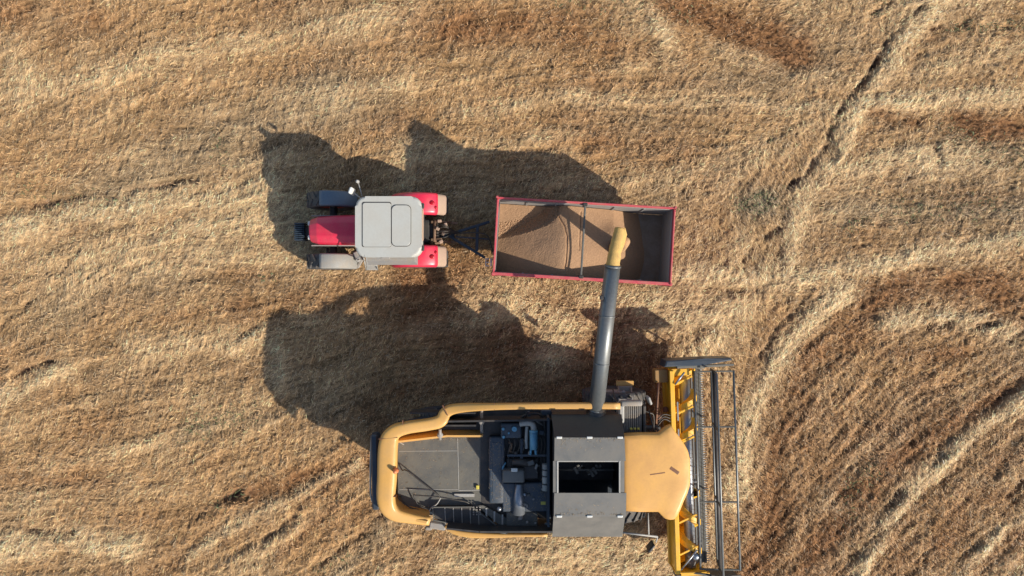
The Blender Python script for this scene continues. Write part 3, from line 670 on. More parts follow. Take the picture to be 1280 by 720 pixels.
hit = np.hypot(SX - .95, SY - .25); zg += .18 * np.exp(-(hit / .35) ** 2)
rough = np.where((rd > 0) & (rd < .5), .022, .004)
zg += rough * rng.standard_normal(zg.shape) * .5 + .018 * fbm(nb, .5, 740) 
zg = np.maximum(zg, FL + .01)
pv = np.stack([SX.ravel(), SY.ravel(), zg.ravel(), np.ones(SX.size)], 1) @ np.array(TM).T
nyg, nxg = SX.shape; id_ = (np.arange(nyg - 1)[:, None] * nxg + np.arange(nxg - 1)[None, :]).ravel()
qd = np.stack([id_, id_ + 1, id_ + nxg + 1, id_ + nxg], 1).ravel()
gcol = np.array([0.345, 0.208, 0.118]) * np.clip(1 + .05 * rng.standard_normal(SX.size), .6, 1.4)[:, None]
# closed volume: skirt to the trailer floor
per = np.concatenate([np.arange(nxg), nxg * np.arange(1, nyg) + nxg - 1, nxg * (nyg - 1) + np.arange(nxg - 2, -1, -1), nxg * np.arange(nyg - 2, 0, -1)])
pb = pv[per, :3].copy(); pb[:, 2] = FL + .002; base = len(pv); m_ = len(per); kk = np.arange(m_)
sk = np.stack([per, base + kk, base + (kk + 1) % m_, per[(kk + 1) % m_]], 1).ravel()
gr = mesh_np('grain_heap', np.concatenate([pv[:, :3], pb]), np.concatenate([qd, sk]), 4, np.concatenate([gcol, gcol[per]]), attr_mat('wheat_grain', 0.9, .35, 45, 0.15, .09), False)
gr['kind'] = 'stuff'; gr['label'] = 'heap of tan grain sloping inside the red trailer'; gr['category'] = 'grain'

# ================================================================== COMBINE HARVESTER
CY = -5.23
cb_ = thing('combine_harvester', 'yellow and grey combine harvester unloading grain, header raised on the right', 'combine harvester', (0, CY, 0))
for yy_ in (CY + 1.62, CY - 1.72): wheel(cb_, (3.28, yy_, .97), .99, .68, .52, 'rim', 20)
for yy_ in (CY + 1.05, CY - 1.25): wheel(cb_, (-2.3, yy_, .66), .68, .46, .34, 'rim', 17)
each(lambda m, q: m.box(q[0], q[1], bev=.03), (((3.28, CY, 1.0), (.4, 2.7, .4)), ((-2.3, CY, .7), (.25, 1.9, .25))), 'axle', 'dark', cb_)
# body below the deck: tucked-in dark side walls
b = MB()
b.prism([(-3.55, CY - 1.1), (-3.55, CY + .95), (-2.9, CY + 1.1), (-1.0, CY + 1.3), (3.1, CY + 1.35), (3.1, CY - 1.35), (-3.2, CY - 1.35)], 1.05, 2.3)
b.prism([(-3.7, CY - 1.3), (-3.7, CY + .9), (-2.3, CY + 1.1), (-1.9, CY + 1.5), (3.05, CY + 1.62), (3.05, CY - 1.72), (-2.8, CY - 1.55)], 2.3, 2.6)
b.build('hull', 'darkblue', cb_)
# yellow hood ring (side-panel edge that wraps round the tail)
def ring(pts, name, mat='yellow', k=5, power=3.6, parent=None):
    sp_ = smooth_path([(u, v, h, w, t) for u, v, h, w, t in pts], k)
    path = [P(q[0], q[1], q[2]) for q in sp_]; rad = [(q[3] * (H - q[2]) / F, q[4]) for q in sp_]
    b = MB(); b.sweep(path, rad, 24, power=power); return b.build(name, mat, parent or cb_)
ring([(775, 507.5, 3.92, 4.0, .08), (730, 507.2, 3.9, 4.0, .09), (660, 507.5, 3.86, 4.0, .10), (615, 508.2, 3.7, 4.3, .11), (575, 510, 3.4, 5.8, .13), (558, 515, 3.3, 7.2, .15), (551, 526, 3.36, 7.8, .16), (535, 530.5, 3.40, 7.5, .17), (508, 534.5, 3.46, 7.8, .19), (492, 541, 3.46, 9.5, .2), (485.5, 556, 3.46, 11.8, .2), (484, 595, 3.46, 12, .2), (483, 626, 3.46, 11, .19), (492, 641, 3.38, 8.5, .17), (512, 647, 3.3, 6.5, .14), (537, 651, 3.2, 5.0, .12)], 'rear_hood')
ring([(556, 657, 2.85, 1.2, .06), (566, 663.5, 2.85, 3, .09), (588, 667.5, 2.85, 4, .11), (618, 668.5, 2.85, 3.2, .11), (650, 668, 2.85, 2.2, .12), (684, 668, 2.85, 2.0, .12)], 'side_panel')
for (u0, v0, u1, v1, h_) in ((473, 549, 497, 547, 3.66), (618, 503.8, 618, 512.5, 3.82), (474, 622, 495, 621, 3.62), (553, 507, 560, 520, 3.50), (503, 526, 505, 543, 3.64)):
    b = MB(); p0, p1 = P(u0, v0, h_), P(u1, v1, h_); d_ = p1 - p0; b.box((p0 + p1) / 2 + Vector((0, 0, -.10)), (d_.length, .012, .2), rz=math.atan2(d_.y, d_.x)); b.build('panel_seam', 'stain', cb_)
# yellow inner skirt on the north side, seen in shade
b = MB()
for a_, c_ in (((500, 548), (560, 541)), ((560, 541), (604, 541))):
    p0, p1 = P(*a_, 2.75), P(*c_, 2.75); d_ = p1 - p0
    b.box((p0 + p1) / 2 + Vector((0, .04, .05)), (d_.length, .06, .62), rz=math.atan2(d_.y, d_.x), rx=R(12))
b.build('inner_skirt', 'yellow', cb_)
# tail plate
b = MB(); b.box(P(470.5, 588, 2.9), (.22, 2.2, .5), rz=R(1.5), bev=.05); b.box(P(469, 588, 2.65), (.10, 2.25, .10), rz=R(1.5)); b.build('tail_plate', 'darkblue', cb_)
b = MB(); b.sweep(smooth_path([P(464, 545, 3.0), P(463, 590, 3.0), P(464, 622, 3.0), P(472, 637, 3.0)]), .025, 8); b.build('tail_rail', 'ltgrey', cb_)
# skirt under the ring (outside), for the bulk of the body
for (pts, nm) in (([(545, 520), (556, 514), (690, 512), (775, 512)], 'n'), ([(560, 662), (600, 666), (690, 666)], 's')):
    b = MB()
    for a_, c_ in zip(pts, pts[1:]):
        p0, p1 = P(*a_, 3.0), P(*c_, 3.0); d_ = p1 - p0; off = -.22 if nm == 'n' else .18
        b.box((p0 + p1) / 2 + Vector((0, off, -.10)), (d_.length + .02, .05, 1.08), rz=math.atan2(d_.y, d_.x))
    b.build('body_side', 'dark', cb_)
b = MB()
for a_, c_ in zip([(548, 530), (500, 539), (483, 554), (481, 590), (482, 626), (500, 643)], [(500, 539), (483, 554), (481, 590), (482, 626), (500, 643), (534, 650)]):
    p0, p1 = P(*a_, 3.1), P(*c_, 3.1); d_ = p1 - p0
    b.quadbox([(p0.x * .92 - .2, CY + (p0.y - CY) * .8, 1.7), (p1.x * .92 - .2, CY + (p1.y - CY) * .8, 1.7), (p1.x * .92 - .12, CY + (p1.y - CY) * .76, 1.7), (p0.x * .92 - .12, CY + (p0.y - CY) * .76, 1.7),
               (p0.x, p0.y, 3.40), (p1.x, p1.y, 3.40), (p1.x + .05, CY + (p1.y - CY) * .96, 3.40), (p0.x + .05, CY + (p0.y - CY) * .96, 3.40)])
b.build('tail_shell', 'yellow', cb_)
# deck
d0, d1 = P(497, 546, 2.76), P(601, 638, 2.76)
b = MB(); b.box(((d0.x + d1.x) / 2, (d0.y + d1.y) / 2, 2.71), (d1.x - d0.x, d0.y - d1.y, .1), bev=.01); b.box(((d0.x + d1.x) / 2, (d0.y + d1.y) / 2, 2.46), (d1.x - d0.x - .1, d0.y - d1.y - .1, .5)); dk = b.build('rear_deck', 'deck', cb_)
b = MB()
def strip(u0, v0, u1, v1, w=.02, h=2.765, mb=None, t=.006):
    p0, p1 = P(u0, v0, h), P(u1, v1, h); d_ = p1 - p0; mb.box((p0 + p1) / 2, (d_.length, w, t), rz=math.atan2(d_.y, d_.x))
strip(499, 564, 573, 563.5, .014, mb=b); strip(499, 612, 573, 612, .014, mb=b); strip(572, 548, 573.5, 612, .018, mb=b); strip(573, 613, 600, 612.5, .02, mb=b); strip(500, 553, 505, 556, .03, mb=b)
b.build('deck_seam', 'ltgrey', dk)
b = MB(); strip(568, 619, 593, 619, .09, 2.79, b, .05); b.build('grab_strip', 'ltgrey', dk)
b = MB(); b.box(P(597, 609, 2.81), (.09, .12, .05), bev=.01); b.build('warning_decal', 'amber', dk)
for pt in ([(503, 588, 2.78), (508, 588, 2.96), (520, 597, 2.96), (549, 620, 2.94), (549, 620, 2.76)], [(517, 618, 2.92), (520, 619, 2.94), (548, 621, 2.94), (570, 625, 2.94), (584, 628, 2.90), (590, 634, 2.76)], [(500, 620, 2.76), (503, 626, 2.90), (512, 634, 2.90), (524, 637, 2.84)], [(517, 618, 2.92), (519, 624, 2.90), (524, 632, 2.88), (540, 638, 2.84)]):
    b = MB(); b.sweep([P(*q_) for q_ in smooth_path(pt, 5)], .019, 8); b.build('deck_handrail', 'dark', cb_)
b = MB(); b.sweep([P(*q_) for q_ in smooth_path([(551, 622, 2.92), (546, 630, 2.92), (538, 636, 2.88), (535, 648, 2.76), (536, 655, 2.96)], 5)], .018, 8); b.build('ladder_rail', 'ltgrey', cb_)
bc = P(495, 588, 3.64)
b = MB(); b.cyl(bc, bc + Vector((0, 0, .14)), .085, .06); b.sph(bc + Vector((0, 0, .14)), .062); b.build('beacon', 'orange', cb_)
for (u, v, v2) in ((550, 536, 549), (602, 506, 541)):
    b = MB(); p0, p1 = P(u, v, 3.25), P(u, v2, 3.0); b.cyl(p0, p1, .045); b.sph(p0 + (p1 - p0) * .6, .09, 1, 1, .6); b.build('cross_strut', 'lining', cb_)
# stairway at the rear left
b = MB(); sp = [P(*q_, 2.90) for q_ in ((542, 633), (590, 633), (612, 648), (632, 666), (588, 659), (556, 654), (543, 648))]
b.prism([(p.x, p.y) for p in sp], 2.7, 2.90, bev=.01); st = b.build('stair_side', 'dark', cb_)
for k in range(5):
    b = MB(); u0 = 556 + k * 10.5; strip(u0, 634 + max(0, k - 3) * 5, u0 + 1, 655 + k * 1.8, .022, 2.913, b, .02); b.build('stair_tread', 'lining', st)
each(lambda m, q: strip(*q, .03, 2.93, m, .05), ((542, 634, 590, 633.5), (541, 650, 634, 667), (590, 633.5, 634, 667), (541, 634, 542, 650)), 'stair_stringer', 'deck', cb_)
b = MB(); b.box(P(547, 657, 2.8), (.5, .22, .12), rz=-.15, bev=.04); b.box(P(536, 660, 2.5), (.2, .12, .1), bev=.03); b.build('tail_lamp_bracket', 'lining', cb_)
b = MB()
pl = [P(*q_, 2.9) for q_ in ((596, 632), (604, 632), (641, 652), (641, 668), (634, 666))]
b.prism([(p.x, p.y) for p in pl], 2.8, 2.88, bev=.01); b.build('grey_gusset', 'deck', cb_)
each(lambda m, k: strip(608 + k * 10, 635 + k * 4, 608 + k * 10, 648 + k * 4.5, .05, 2.89, m, .02), range(3), 'gusset_slot', 'ltgrey', cb_)
each(lambda m, q: m.box(P(592 + q[0] * 4, 634 + q[1] * 3, 2.93), (.04, .035, .03)), [(a_, c_) for a_ in range(3) for c_ in range(4)], 'step_stud', 'lining', cb_)
# engine bay floor and covers
e0_, e1_ = P(602, 512, 2.5), P(688, 668, 2.5)
b = MB(); b.box((.02, CY, 2.74), (2.05, 3.2, .03)); b.box((-1.62, -3.87, 2.75), (1.22, .66, .04)); b.box((-2.0, -3.62, 3.0), (1.9, .04, .55)); b.box((-1.5, -4.0, 2.95), (.9, .05, .45)); b.box((-2.85, -4.12, 2.62), (1.1, .3, .04)); b.build('engine_bay_floor', 'dark', cb_)
def pbox(mb, u0, v0, u1, v1, zt, th, bev=.02, seg=1, rz=0):
    a_, c_ = P(u0, v0, zt), P(u1, v1, zt); mb.box(((a_.x + c_.x) / 2, (a_.y + c_.y) / 2, zt - th / 2), (c_.x - a_.x, a_.y - c_.y, th), bev=bev, seg=seg, rz=rz)
b = MB(); pbox(b, 611, 546, 631, 630, 3.02, .3, .06, 2); pbox(b, 614, 552, 628, 624, 3.03, .1, .04); b.build('radiator_cover', 'navy', cb_)
b = MB(); pbox(b, 626, 529, 652, 548, 3.2, .45, .05, 2); b.build('valve_block', 'navy', cb_)
for u, v, r_ in ((629, 536, .045), (629.5, 546, .045), (643, 536, .085), (636, 541, .03)):
    b = MB(); p0 = P(u, v, 3.2); b.cyl(p0, p0 + Vector((0, 0, .07)), r_, r_ * .85); b.build('filler_cap', 'sky_blue', cb_)
b = MB(); b.cyl(P(667, 539, 3.35), P(667, 561, 3.3), .115, .11, 24); b.cyl(P(667, 540, 3.35), P(667, 537.5, 3.35), .125, .12, 24); b.cyl(P(664, 561, 3.27), P(663, 568, 3.2), .035); b.cyl(P(669, 561, 3.27), P(670, 568, 3.2), .035); b.build('air_filter', 'sky_blue', cb_)
b = MB(); b.sweep([P(*q_) for q_ in smooth_path([(650, 529.5, 3.3), (660, 528.5, 3.35), (666, 531, 3.36), (667.5, 538, 3.35)], 6)], .085, 14); b.sweep([P(*q_) for q_ in smooth_path([(659, 532, 3.2), (658, 545, 3.15), (658, 560, 3.05)], 6)], .05, 12); b.build('intake_pipe', 'ltgrey', cb_)
b = MB(); b.sweep([P(*q_) for q_ in smooth_path([(645, 531, 3.0), (652, 522, 3.15), (660, 517.5, 3.2), (673, 517.5, 3.2), (680, 526, 3.1), (681, 545, 3.0)], 5)], .035, 10)
b.sweep([P(*q_) for q_ in smooth_path([(654, 528, 3.1), (658, 518, 3.2), (657, 510, 3.2)], 5)], .03, 8); pbox(b, 656, 504, 668, 514, 3.4, .2, .05); b.build('hose_bridge', 'dark', cb_)
b = MB(); pbox(b, 634, 568, 688, 571, 3.05, .08, .01); pbox(b, 650, 548, 654, 580, 3.0, .2, .01); b.build('cross_beam', 'navy', cb_)
b = MB()
for k in range(4):
    u = 636 + k * 6; b.sweep([P(*q_) for q_ in smooth_path([(u, 548, 3.1), (u + 2, 556, 3.12), (u - 1, 568, 3.0), (u + 3, 584, 2.9)], 4)], .018, 6)
for k in range(4):
    u = 672 + k * 4; b.sweep([P(*q_) for q_ in smooth_path([(u, 545, 3.0), (u + 1.5, 556, 3.05), (u, 567, 3.0), (u + 1, 580, 2.9)], 4)], .02, 6)
b.build('engine_hose', 'hose', cb_)
b = MB(); pbox(b, 632, 572, 674, 600, 2.95, .4, .05); b.cyl(P(640, 578, 2.98), P(668, 578, 2.98), .12); b.sph(P(645, 566, 3.0), .07); b.build('engine_block', 'dark', cb_)
b = MB(); pbox(b, 628, 588, 656, 604, 3.25, .5, .06, 3); b.build('coolant_tank', 'tank', cb_)
b = MB(); pbox(b, 639, 585.5, 647, 590, 3.29, .05, .015); b.build('tank_cap', 'white', cb_)
rr = random.Random(5)
for k in range(16):
    u, v = rr.uniform(630, 684), rr.uniform(516, 600); z_ = rr.uniform(2.85, 3.1); b = MB()
    if k % 2: b.sweep([P(*q_) for q_ in smooth_path([(u, v, z_), (u + rr.uniform(-6, 6), v + rr.uniform(3, 8), z_ + .08), (u + rr.uniform(-8, 8), v + rr.uniform(9, 16), z_ - .05)], 4)], rr.uniform(.018, .035), 8); b.build('engine_pipe', rr.choice(['tank', 'lining', 'hose', 'sky_blue', 'rust']), cb_)
    else: b.box(P(u, v, z_), (rr.uniform(.06, .2), rr.uniform(.06, .16), .12), rz=rr.uniform(-.4, .4), bev=.015); b.build('engine_bracket', rr.choice(['tank', 'navy', 'lining', 'deck']), cb_)
for k in range(12):
    u, v = rr.uniform(632, 684), rr.uniform(606, 656); b = MB(); b.box(P(u, v, 3.04), (rr.uniform(.04, .14), rr.uniform(.03, .1), .05), rz=rr.uniform(-.3, .3), bev=.01); b.build('cover_latch', rr.choice(['tank', 'lining', 'deck']), cb_)
b = MB(); pbox(b, 628, 604, 688, 640, 3.02, .4, .03); b.build('engine_cover', 'navy', cb_)
b = MB(); p0, p1 = P(649, 604, 3.1), P(648, 641, 2.95); b.cyl(p0, p1, .11, .20, 20); b.sph(P(656, 618, 3.1), .05); b.build('exhaust_duct', 'steel', cb_)
b = MB(); pbox(b, 633, 640, 672, 660, 2.98, .3, .03); b.build('battery_box', 'deck', cb_)
b = MB(); b.cyl(P(682, 580, 3.2), P(682, 613, 3.2), .10, n=20); b.build('hydraulic_tank', 'ltgrey', cb_)
each(lambda m, v: m.cyl(P(682, v, 3.2), P(682, v + 1.5, 3.2), .108, n=20), (586, 594, 604), 'tank_strap', 'dark', cb_)
b = MB(); pbox(b, 676, 627, 682, 631, 3.03, .02, 0); b.build('decal', 'amber', cb_)
b = MB(); b.sph(P(624, 636, 3.0), .07); b.build('bolt_cover', 'steel', cb_)
b = MB(); pbox(b, 681, 654, 688, 664, 2.9, .1, .02); b.build('side_latch', 'steel', cb_)
b = MB()
for k in range(3): b.sweep([P(*q_) for q_ in smooth_path([(672, 660 + k * 2, 2.95), (680, 662 + k, 3.0), (690, 660 + k * 2, 2.95)], 4)], .02, 6)
b.build('red_cable', 'rust', cb_)
b = MB(); pbox(b, 676, 513, 690, 520, 3.1, .15, .02); pbox(b, 690, 511, 748, 520, 3.05, .15, .02); b.build('tank_side', 'navy', cb_)
# grain tank
x0t, x1t = P(691, 560, 4.7).x, P(780.5, 560, 4.7).x
zt, ze = 4.7, 3.92
yN, yN1, yN2 = P(0, 518, ze).y, P(0, 547, zt).y, P(0, 576, zt).y; yS, yS1, yS2 = P(0, 671, ze).y, P(0, 645.5, zt).y, P(0, 616, zt).y
xo0, xo1 = P(697, 560, zt).x, P(776, 560, zt).x
def plate(mb, a_, b_, c_, d_, th=.03):
    lo = [Vector(q_) - Vector((0, 0, th)) for q_ in (a_, b_, c_, d_)]; mb.quadbox(lo + [Vector(q_) for q_ in (a_, b_, c_, d_)])
b = MB(); plate(b, (x0t + .0, yN, ze), (x1t + .05, yN, ze), (x1t, yN1, zt - .003), (x0t + .05, yN1, zt - .003)); b.build('tank_cover', 'tank_shaded', cb_)
b = MB(); plate(b, (x0t + .02, yS1, zt - .003), (x1t + .02, yS1, zt - .003), (x1t + .07, yS, ze), (x0t + .03, yS, ze)); b.build('tank_cover', 'tank', cb_)
b = MB(); plate(b, (x0t + .05, yN1, zt), (x1t, yN1, zt), (x1t + .03, yN2, zt + .02), (x0t + .04, yN2, zt + .02), .03); b.build('tank_flap', 'tank', cb_)
b = MB(); plate(b, (x0t + .04, yS2, zt + .02), (x1t + .05, yS2, zt + .02), (x1t + .04, yS1, zt), (x0t + .03, yS1, zt), .03); b.build('tank_flap', 'tank', cb_)
b = MB()
b.box(((x0t + xo0) / 2, (yN2 + yS2) / 2, zt - .02), (xo0 - x0t - .02, yN2 - yS2 - .01, .05)); b.build('tank_edge', 'tank', cb_)
b = MB(); b.box(((x1t + xo1) / 2 , (yN2 + yS2) / 2, zt - .02), (x1t - xo1, yN2 - yS2 - .01, .05)); b.build('tank_edge', 'tank', cb_)
b = MB()
b.box((xo0, (yN2 + yS2) / 2, zt), (.045, yN2 - yS2 - .01, .05)); b.box((xo1 - .03, (yN2 + yS2) / 2, zt), (.04, yN2 - yS2 - .01, .05))
b.box(((xo0 + xo1) / 2, yN2 - .015, zt - .02), (xo1 - xo0, .025, .06)); b.build('opening_frame', 'ltgrey', cb_)
b = MB()
for yy0, yy1, z0_, z1_ in ((yN - .02, yN + -.06, 2.7, ze - .03), (yS + .02, yS + .06, 2.7, ze - .03)): b.box(((x0t + x1t) / 2, (yy0 + yy1) / 2, (z0_ + z1_) / 2), (x1t - x0t - .1, .04, z1_ - z0_))
for xx_ in (x0t + .06, x1t - .05):
    b.quadbox([(xx_, yN - .06, 2.7), (xx_ + .03, yN - .06, 2.7), (xx_ + .03, yS + .06, 2.7), (xx_, yS + .06, 2.7), (xx_, yN - .06, ze - .05), (xx_ + .03, yN - .06, ze - .05), (xx_ + .03, yS + .06, ze - .05), (xx_, yS + .06, ze - .05)])
    b.quadbox([(xx_, yN - .08, ze - .06), (xx_ + .03, yN - .08, ze - .06), (xx_ + .03, yS + .08, ze - .06), (xx_, yS + .08, ze - .06), (xx_, yN1, zt - .045), (xx_ + .03, yN1, zt - .045), (xx_ + .03, yS1, zt - .045), (xx_, yS1, zt - .045)])
b.build('grain_tank', 'dark', cb_)
b = MB(); b.box((x0t - .06, CY, 3.2), (.06, 3.1, .9));  b.build('tank_bulkhead', 'darkblue', cb_)
b = MB(); b.box(((xo0 + xo1) / 2, (yN2 + yS2) / 2, 3.3), (1.7, .95, .05)); b.build('tank_floor', 'dark', cb_)
b = MB(); b.cyl((xo0 + .05, (yN2 + yS2) / 2, 4.0), (xo1 - .05, (yN2 + yS2) / 2, 4.0), .03)
for k in range(9):
    t_ = k / 8; b.box((xo0 + .55 + t_ * .7, (yN2 + yS2) / 2 + .08 * math.sin(k), 4.0 + .08 * math.cos(k * 1.3)), (.09, .22, .05), rz=.5, rx=k * .5, bev=.02)
b.build('tank_auger', 'deck', cb_)
for v, h_ in ((547, zt), (645.5, zt)):
    for u in (699, 737, 775):
        b = MB(); b.box(P(u, v, h_ + .02), (.15, .06, .04), bev=.012); b.build('flap_hinge', 'white', cb_)
# cab + roof
roofp = [(777, 543), (800, 542), (823.6, 542), (833, 534), (839, 531.5), (844, 539), (851, 548), (857, 557), (861, 565), (863, 574), (863.5, 590), (863, 607), (860, 617), (855, 628), (851, 638), (847, 646), (843, 650.5), (838, 651), (832, 649.5), (823.6, 641), (800, 641), (781, 640)]
pr = [P(u, v, 3.72) for u, v in roofp]
b = MB(); t = bmesh.new()
levels = [(1.0, 3.52), (1.0, 3.64), (.985, 3.70), (.95, 3.735), (.85, 3.76), (.6, 3.785), (.3, 3.79)]
ccx = sum(p.x for p in pr) / len(pr); ccy = P(0, 592, 3.72).y; rs = []
for f_, z_ in levels: rs.append([t.verts.new((ccx + (p.x - ccx) * f_, ccy + (p.y - ccy) * f_, z_)) for p in pr])
for A_, B_ in zip(rs, rs[1:]):
    for j in range(len(pr)): t.faces.new((A_[j], A_[(j + 1) % len(pr)], B_[(j + 1) % len(pr)], B_[j]))
t.faces.new(rs[0][::-1]); t.faces.new(rs[-1]); bmesh.ops.recalc_face_normals(t, faces=t.faces); b._merge(t, True)
cr = b.build('cab_roof', 'roofyellow', cb_)
b = MB(); b.box(P(843, 588, 3.78), (.30, .11, .03), rz=R(-35), bev=.012); b.box(P(822, 592, 3.787), (.42, .03, .012), rz=R(8)); b.build('roof_stain', 'stain', cr)
b = MB(); b.prism(rrect(3.85, CY + .02, 1.45, 1.75, .2), 1.75, 3.52); b.build('cab_glass', 'glass', cb_)
b = MB(); b.box((3.85, CY + .02, 1.7), (1.55, 1.85, .2), bev=.05)
for sx, sy in ((-.7, .85), (-.7, -.85), (.62, .85), (.62, -.85)): b.box((3.85 + sx, CY + .02 + sy, 2.6), (.09, .09, 1.8), bev=.02)
b.build('cab_frame', 'dark', cb_)
# platform and ladder on the north side
b = MB(); pf = P(788, 521, 3.2)
b.box(pf + Vector((0, .0, -.06)), (.66, .9, .06), bev=.01); b.box(pf + Vector((0, .42, .10)), (.62, .16, .28), bev=.05, seg=2)
for k in range(12): b.box(pf + Vector((-.30 + k * .054, -.05, .02)), (.022, .78, .10))
b.build('platform_grating', 'lining', cb_)
b = MB(); b.box(P(775, 516, 3.1), (.16, .55, .6), bev=.04); b.build('service_box', 'ltgrey', cb_)
b = MB(); b.box(P(804, 524, 3.1), (.09, .85, .4), bev=.02); b.build('platform_side', 'dark', cb_)
each(lambda m, q: m.box(P(q, 536, 3.3), (.07, .06, .05), bev=.01), (789, 793.5, 798), 'warning_stripe', 'amber', cb_)
b = MB()
for k in range(3): b.box(P(782, 502 - k * 8, 2.0 - k * .42), (.42, .18, .045), bev=.01)
for s in (-1, 1): q0, q1 = P(782 + s * 8, 506, 2.3), P(781 + s * 8, 480, .9); b.cyl(q0, q1, .028)
b.box(P(778, 492, 1.6), (.2, .15, .12), rz=.4, bev=.02); b.box(P(790, 497, 1.7), (.14, .2, .1), rz=-.3, bev=.02); b.build('ladder', 'lining', cb_)
b = MB(); b.box(P(781, 479, 1.05), (.56, .17, .05), bev=.012); b.build('bottom_step', 'yellow', cb_)
b = MB(); b.sweep([P(*q_) for q_ in smooth_path([(800, 512, 2.9), (812, 516, 2.9), (817, 520, 2.8), (817, 540, 2.8)], 5)], .02, 8); b.sweep([P(*q_) for q_ in smooth_path([(766, 486, 2.2), (768, 496, 2.6), (774, 508, 3.0)], 5)], .02, 8); b.build('platform_rail', 'dark', cb_)
# mirror south
q0, q1 = P(778, 665.5, 3.1), P(822, 671, 3.0)
b = MB(); b.cyl(q0, q1, .028); b.cyl(q1, P(820, 678, 2.9), .02); b.cyl(P(810, 641, 3.2), P(811, 668, 3.05), .02); ar = b.build('mirror_arm', 'ltgrey', cb_)
b = MB(); b.box(P(813, 683, 2.6), (.08, .28, .42), rz=R(-40), bev=.03, seg=2); b.build('mirror', 'dark', ar)
# mirror north at cab
q0, q1 = P(822, 541, 3.2), P(809, 503, 3.0)
b = MB(); b.cyl(P(818, 540, 3.2), P(811, 512, 3.0), .02); ar = b.build('mirror_arm', 'dark', cb_)
b = MB(); b.box(P(811, 500, 2.8), (.08, .24, .4), rz=R(20), bev=.03, seg=2); b.build('mirror', 'ltgrey', ar)
# unloading auger
a0, a1, a2 = P(745, 512, 3.8), P(766, 331, 4.65), P(774, 288, 4.8)
b = MB(); b.cyl(a0, a1, .22, .21, 32)
for t_ in (.0, .33, .66, .99):
    p_ = a0.lerp(a1, t_); d_ = (a1 - a0).normalized(); b.cyl(p_ - d_ * .02, p_ + d_ * .02, .228, n=32)
ua = b.build('unloading_auger', 'tube', cb_)
b = MB(); b.box(P(752, 372, 4.6), (.1, .12, .1), bev=.02); b.build('auger_lamp', 'dark', ua)
b = MB(); pts = [a1 - (a1 - a0).normalized() * .1, a1, P(768.5, 316, 4.70), P(771, 303, 4.74), P(773, 293, 4.74), P(774.5, 285.5, 4.72)]
pts = smooth_path([tuple(p) for p in pts], 4); rad = [.20 + .006 * math.sin(i * 2.1) - .0035 * i for i in range(len(pts))]
b.sweep(pts, rad, 20)
h0, h1, h2, h3 = P(768, 322, 4.6), P(774.5, 286, 4.66), P(779, 294, 3.75), P(776, 306, 3.75)
W_ = Vector((.15, .03, 0)); W3 = Vector((.11, .02, 0))
b.quadbox([h3 - W3, h2 - W3, h2 + W3, h3 + W3, h0 - W_, h1 - W_, h1 + W_, h0 + W_]); b.build('spout', 'canvas', ua)
b = MB(); p_ = a0 + Vector((0, -.05, 0)); b.cyl(p_ + Vector((.02, .10, -.05)), p_ + Vector((-.02, -.35, -.05)), .27, n=28); b.cyl(p_ + Vector((0, -.2, -.1)), p_ + Vector((0, -.2, -1.0)), .25, n=28)
for k in range(10): a_ = k * .628; b.cyl(p_ + Vector((.24 * math.cos(a_), .12, -.05 + .24 * math.sin(a_))), p_ + Vector((.24 * math.cos(a_), .17, -.05 + .24 * math.sin(a_))), .02, n=6)
b.build('auger_elbow', 'dark', cb_)
# falling grain
b = MB(); top_ = Vector(P(782, 302, 3.8)); 
b.sweep([top_ + Vector((.0, .0, 0)), top_ + Vector((.01, -.02, -.4)), top_ + Vector((.02, -.05, -.9)), top_ + Vector((.0, -.08, -1.9))], [.13, .16, .19, .24], 14)
fg = b.build('falling_grain', gr.data.materials[0]); fg['kind'] = 'stuff'; fg['label'] = 'stream of grain pouring from the spout onto the heap'; fg['category'] = 'grain'
me = fg.data; at = me.color_attributes.new('Col', 'FLOAT_COLOR', 'POINT')
for d_ in at.data: d_.color = (.42, .25, .13, 1)

# ------------------------------------------------------------------ header
HO = P(896, 588, 0); ho = P(896, 588, 1.6); HM = Matrix.Translation((ho.x, ho.y, 0)) @ Matrix.Rotation(R(1.9), 4, 'Z')
def HB(mb, name, mat, parent, **k): mb.xf(HM); return mb.build(name, mat, parent, **k)
LN, LS = 3.25, -3.22   # local y of the two ends
b = MB()
b.box((-1.33, 0, 1.62), (.15, LN - LS - .1, .14), bev=.02)                         # back top beam
b.box((-1.34, 0, 1.15), (.05, LN - LS - .1, .8))                                     # back sheet
b.box((-1.0, 0, .78), (.75, LN - LS - .1, .05)); b.quadbox([(-.65, LS + .05, .75), (-.22, LS + .05, .80), (-.22, LN - .05, .80), (-.65, LN - .05, .75), (-.65, LS + .05, .80), (-.22, LS + .05, .84), (-.22, LN - .05, .84), (-.65, LN - .05, .80)])
b.box((-1.38, 0, .85), (.14, LN - LS - .1, .14), bev=.02)
hd = HB(b, 'header', 'yellow2', cb_)
b = MB(); b.box((-.42, 0, .86), (.26, LN - LS - .14, .02)); HB(b, 'table_floor', 'deck', hd)
b = MB(); b.box((-1.0, LN - .0, 1.15), (.85, .05, .85), bev=.02); b.box((-1.05, LN - .13, 1.62), (.55, .2, .05)); HB(b, 'end_sheet', 'yellow2', hd)
b = MB(); b.box((-1.60, LN - .26, 1.25), (.44, .42, .4), bev=.03); HB(b, 'drive_guard', 'browny', hd)
b = MB(); b.box((-.9, LS + .0, 1.15), (1.0, .05, .75), bev=.02); b.box((-.75, LS - .06, 1.45), (.9, .07, .12)); HB(b, 'end_sheet', 'yellow2', hd)
b = MB()
b.prism([(-1.62, LN + .08), (-1.55, LN + .28), (-.3, LN + .31), (.45, LN + .30), (.5, LN + .22), (-.4, LN + .10)], 1.25, 1.95, bev=.05); HB(b, 'crop_divider', 'darkblue', hd)
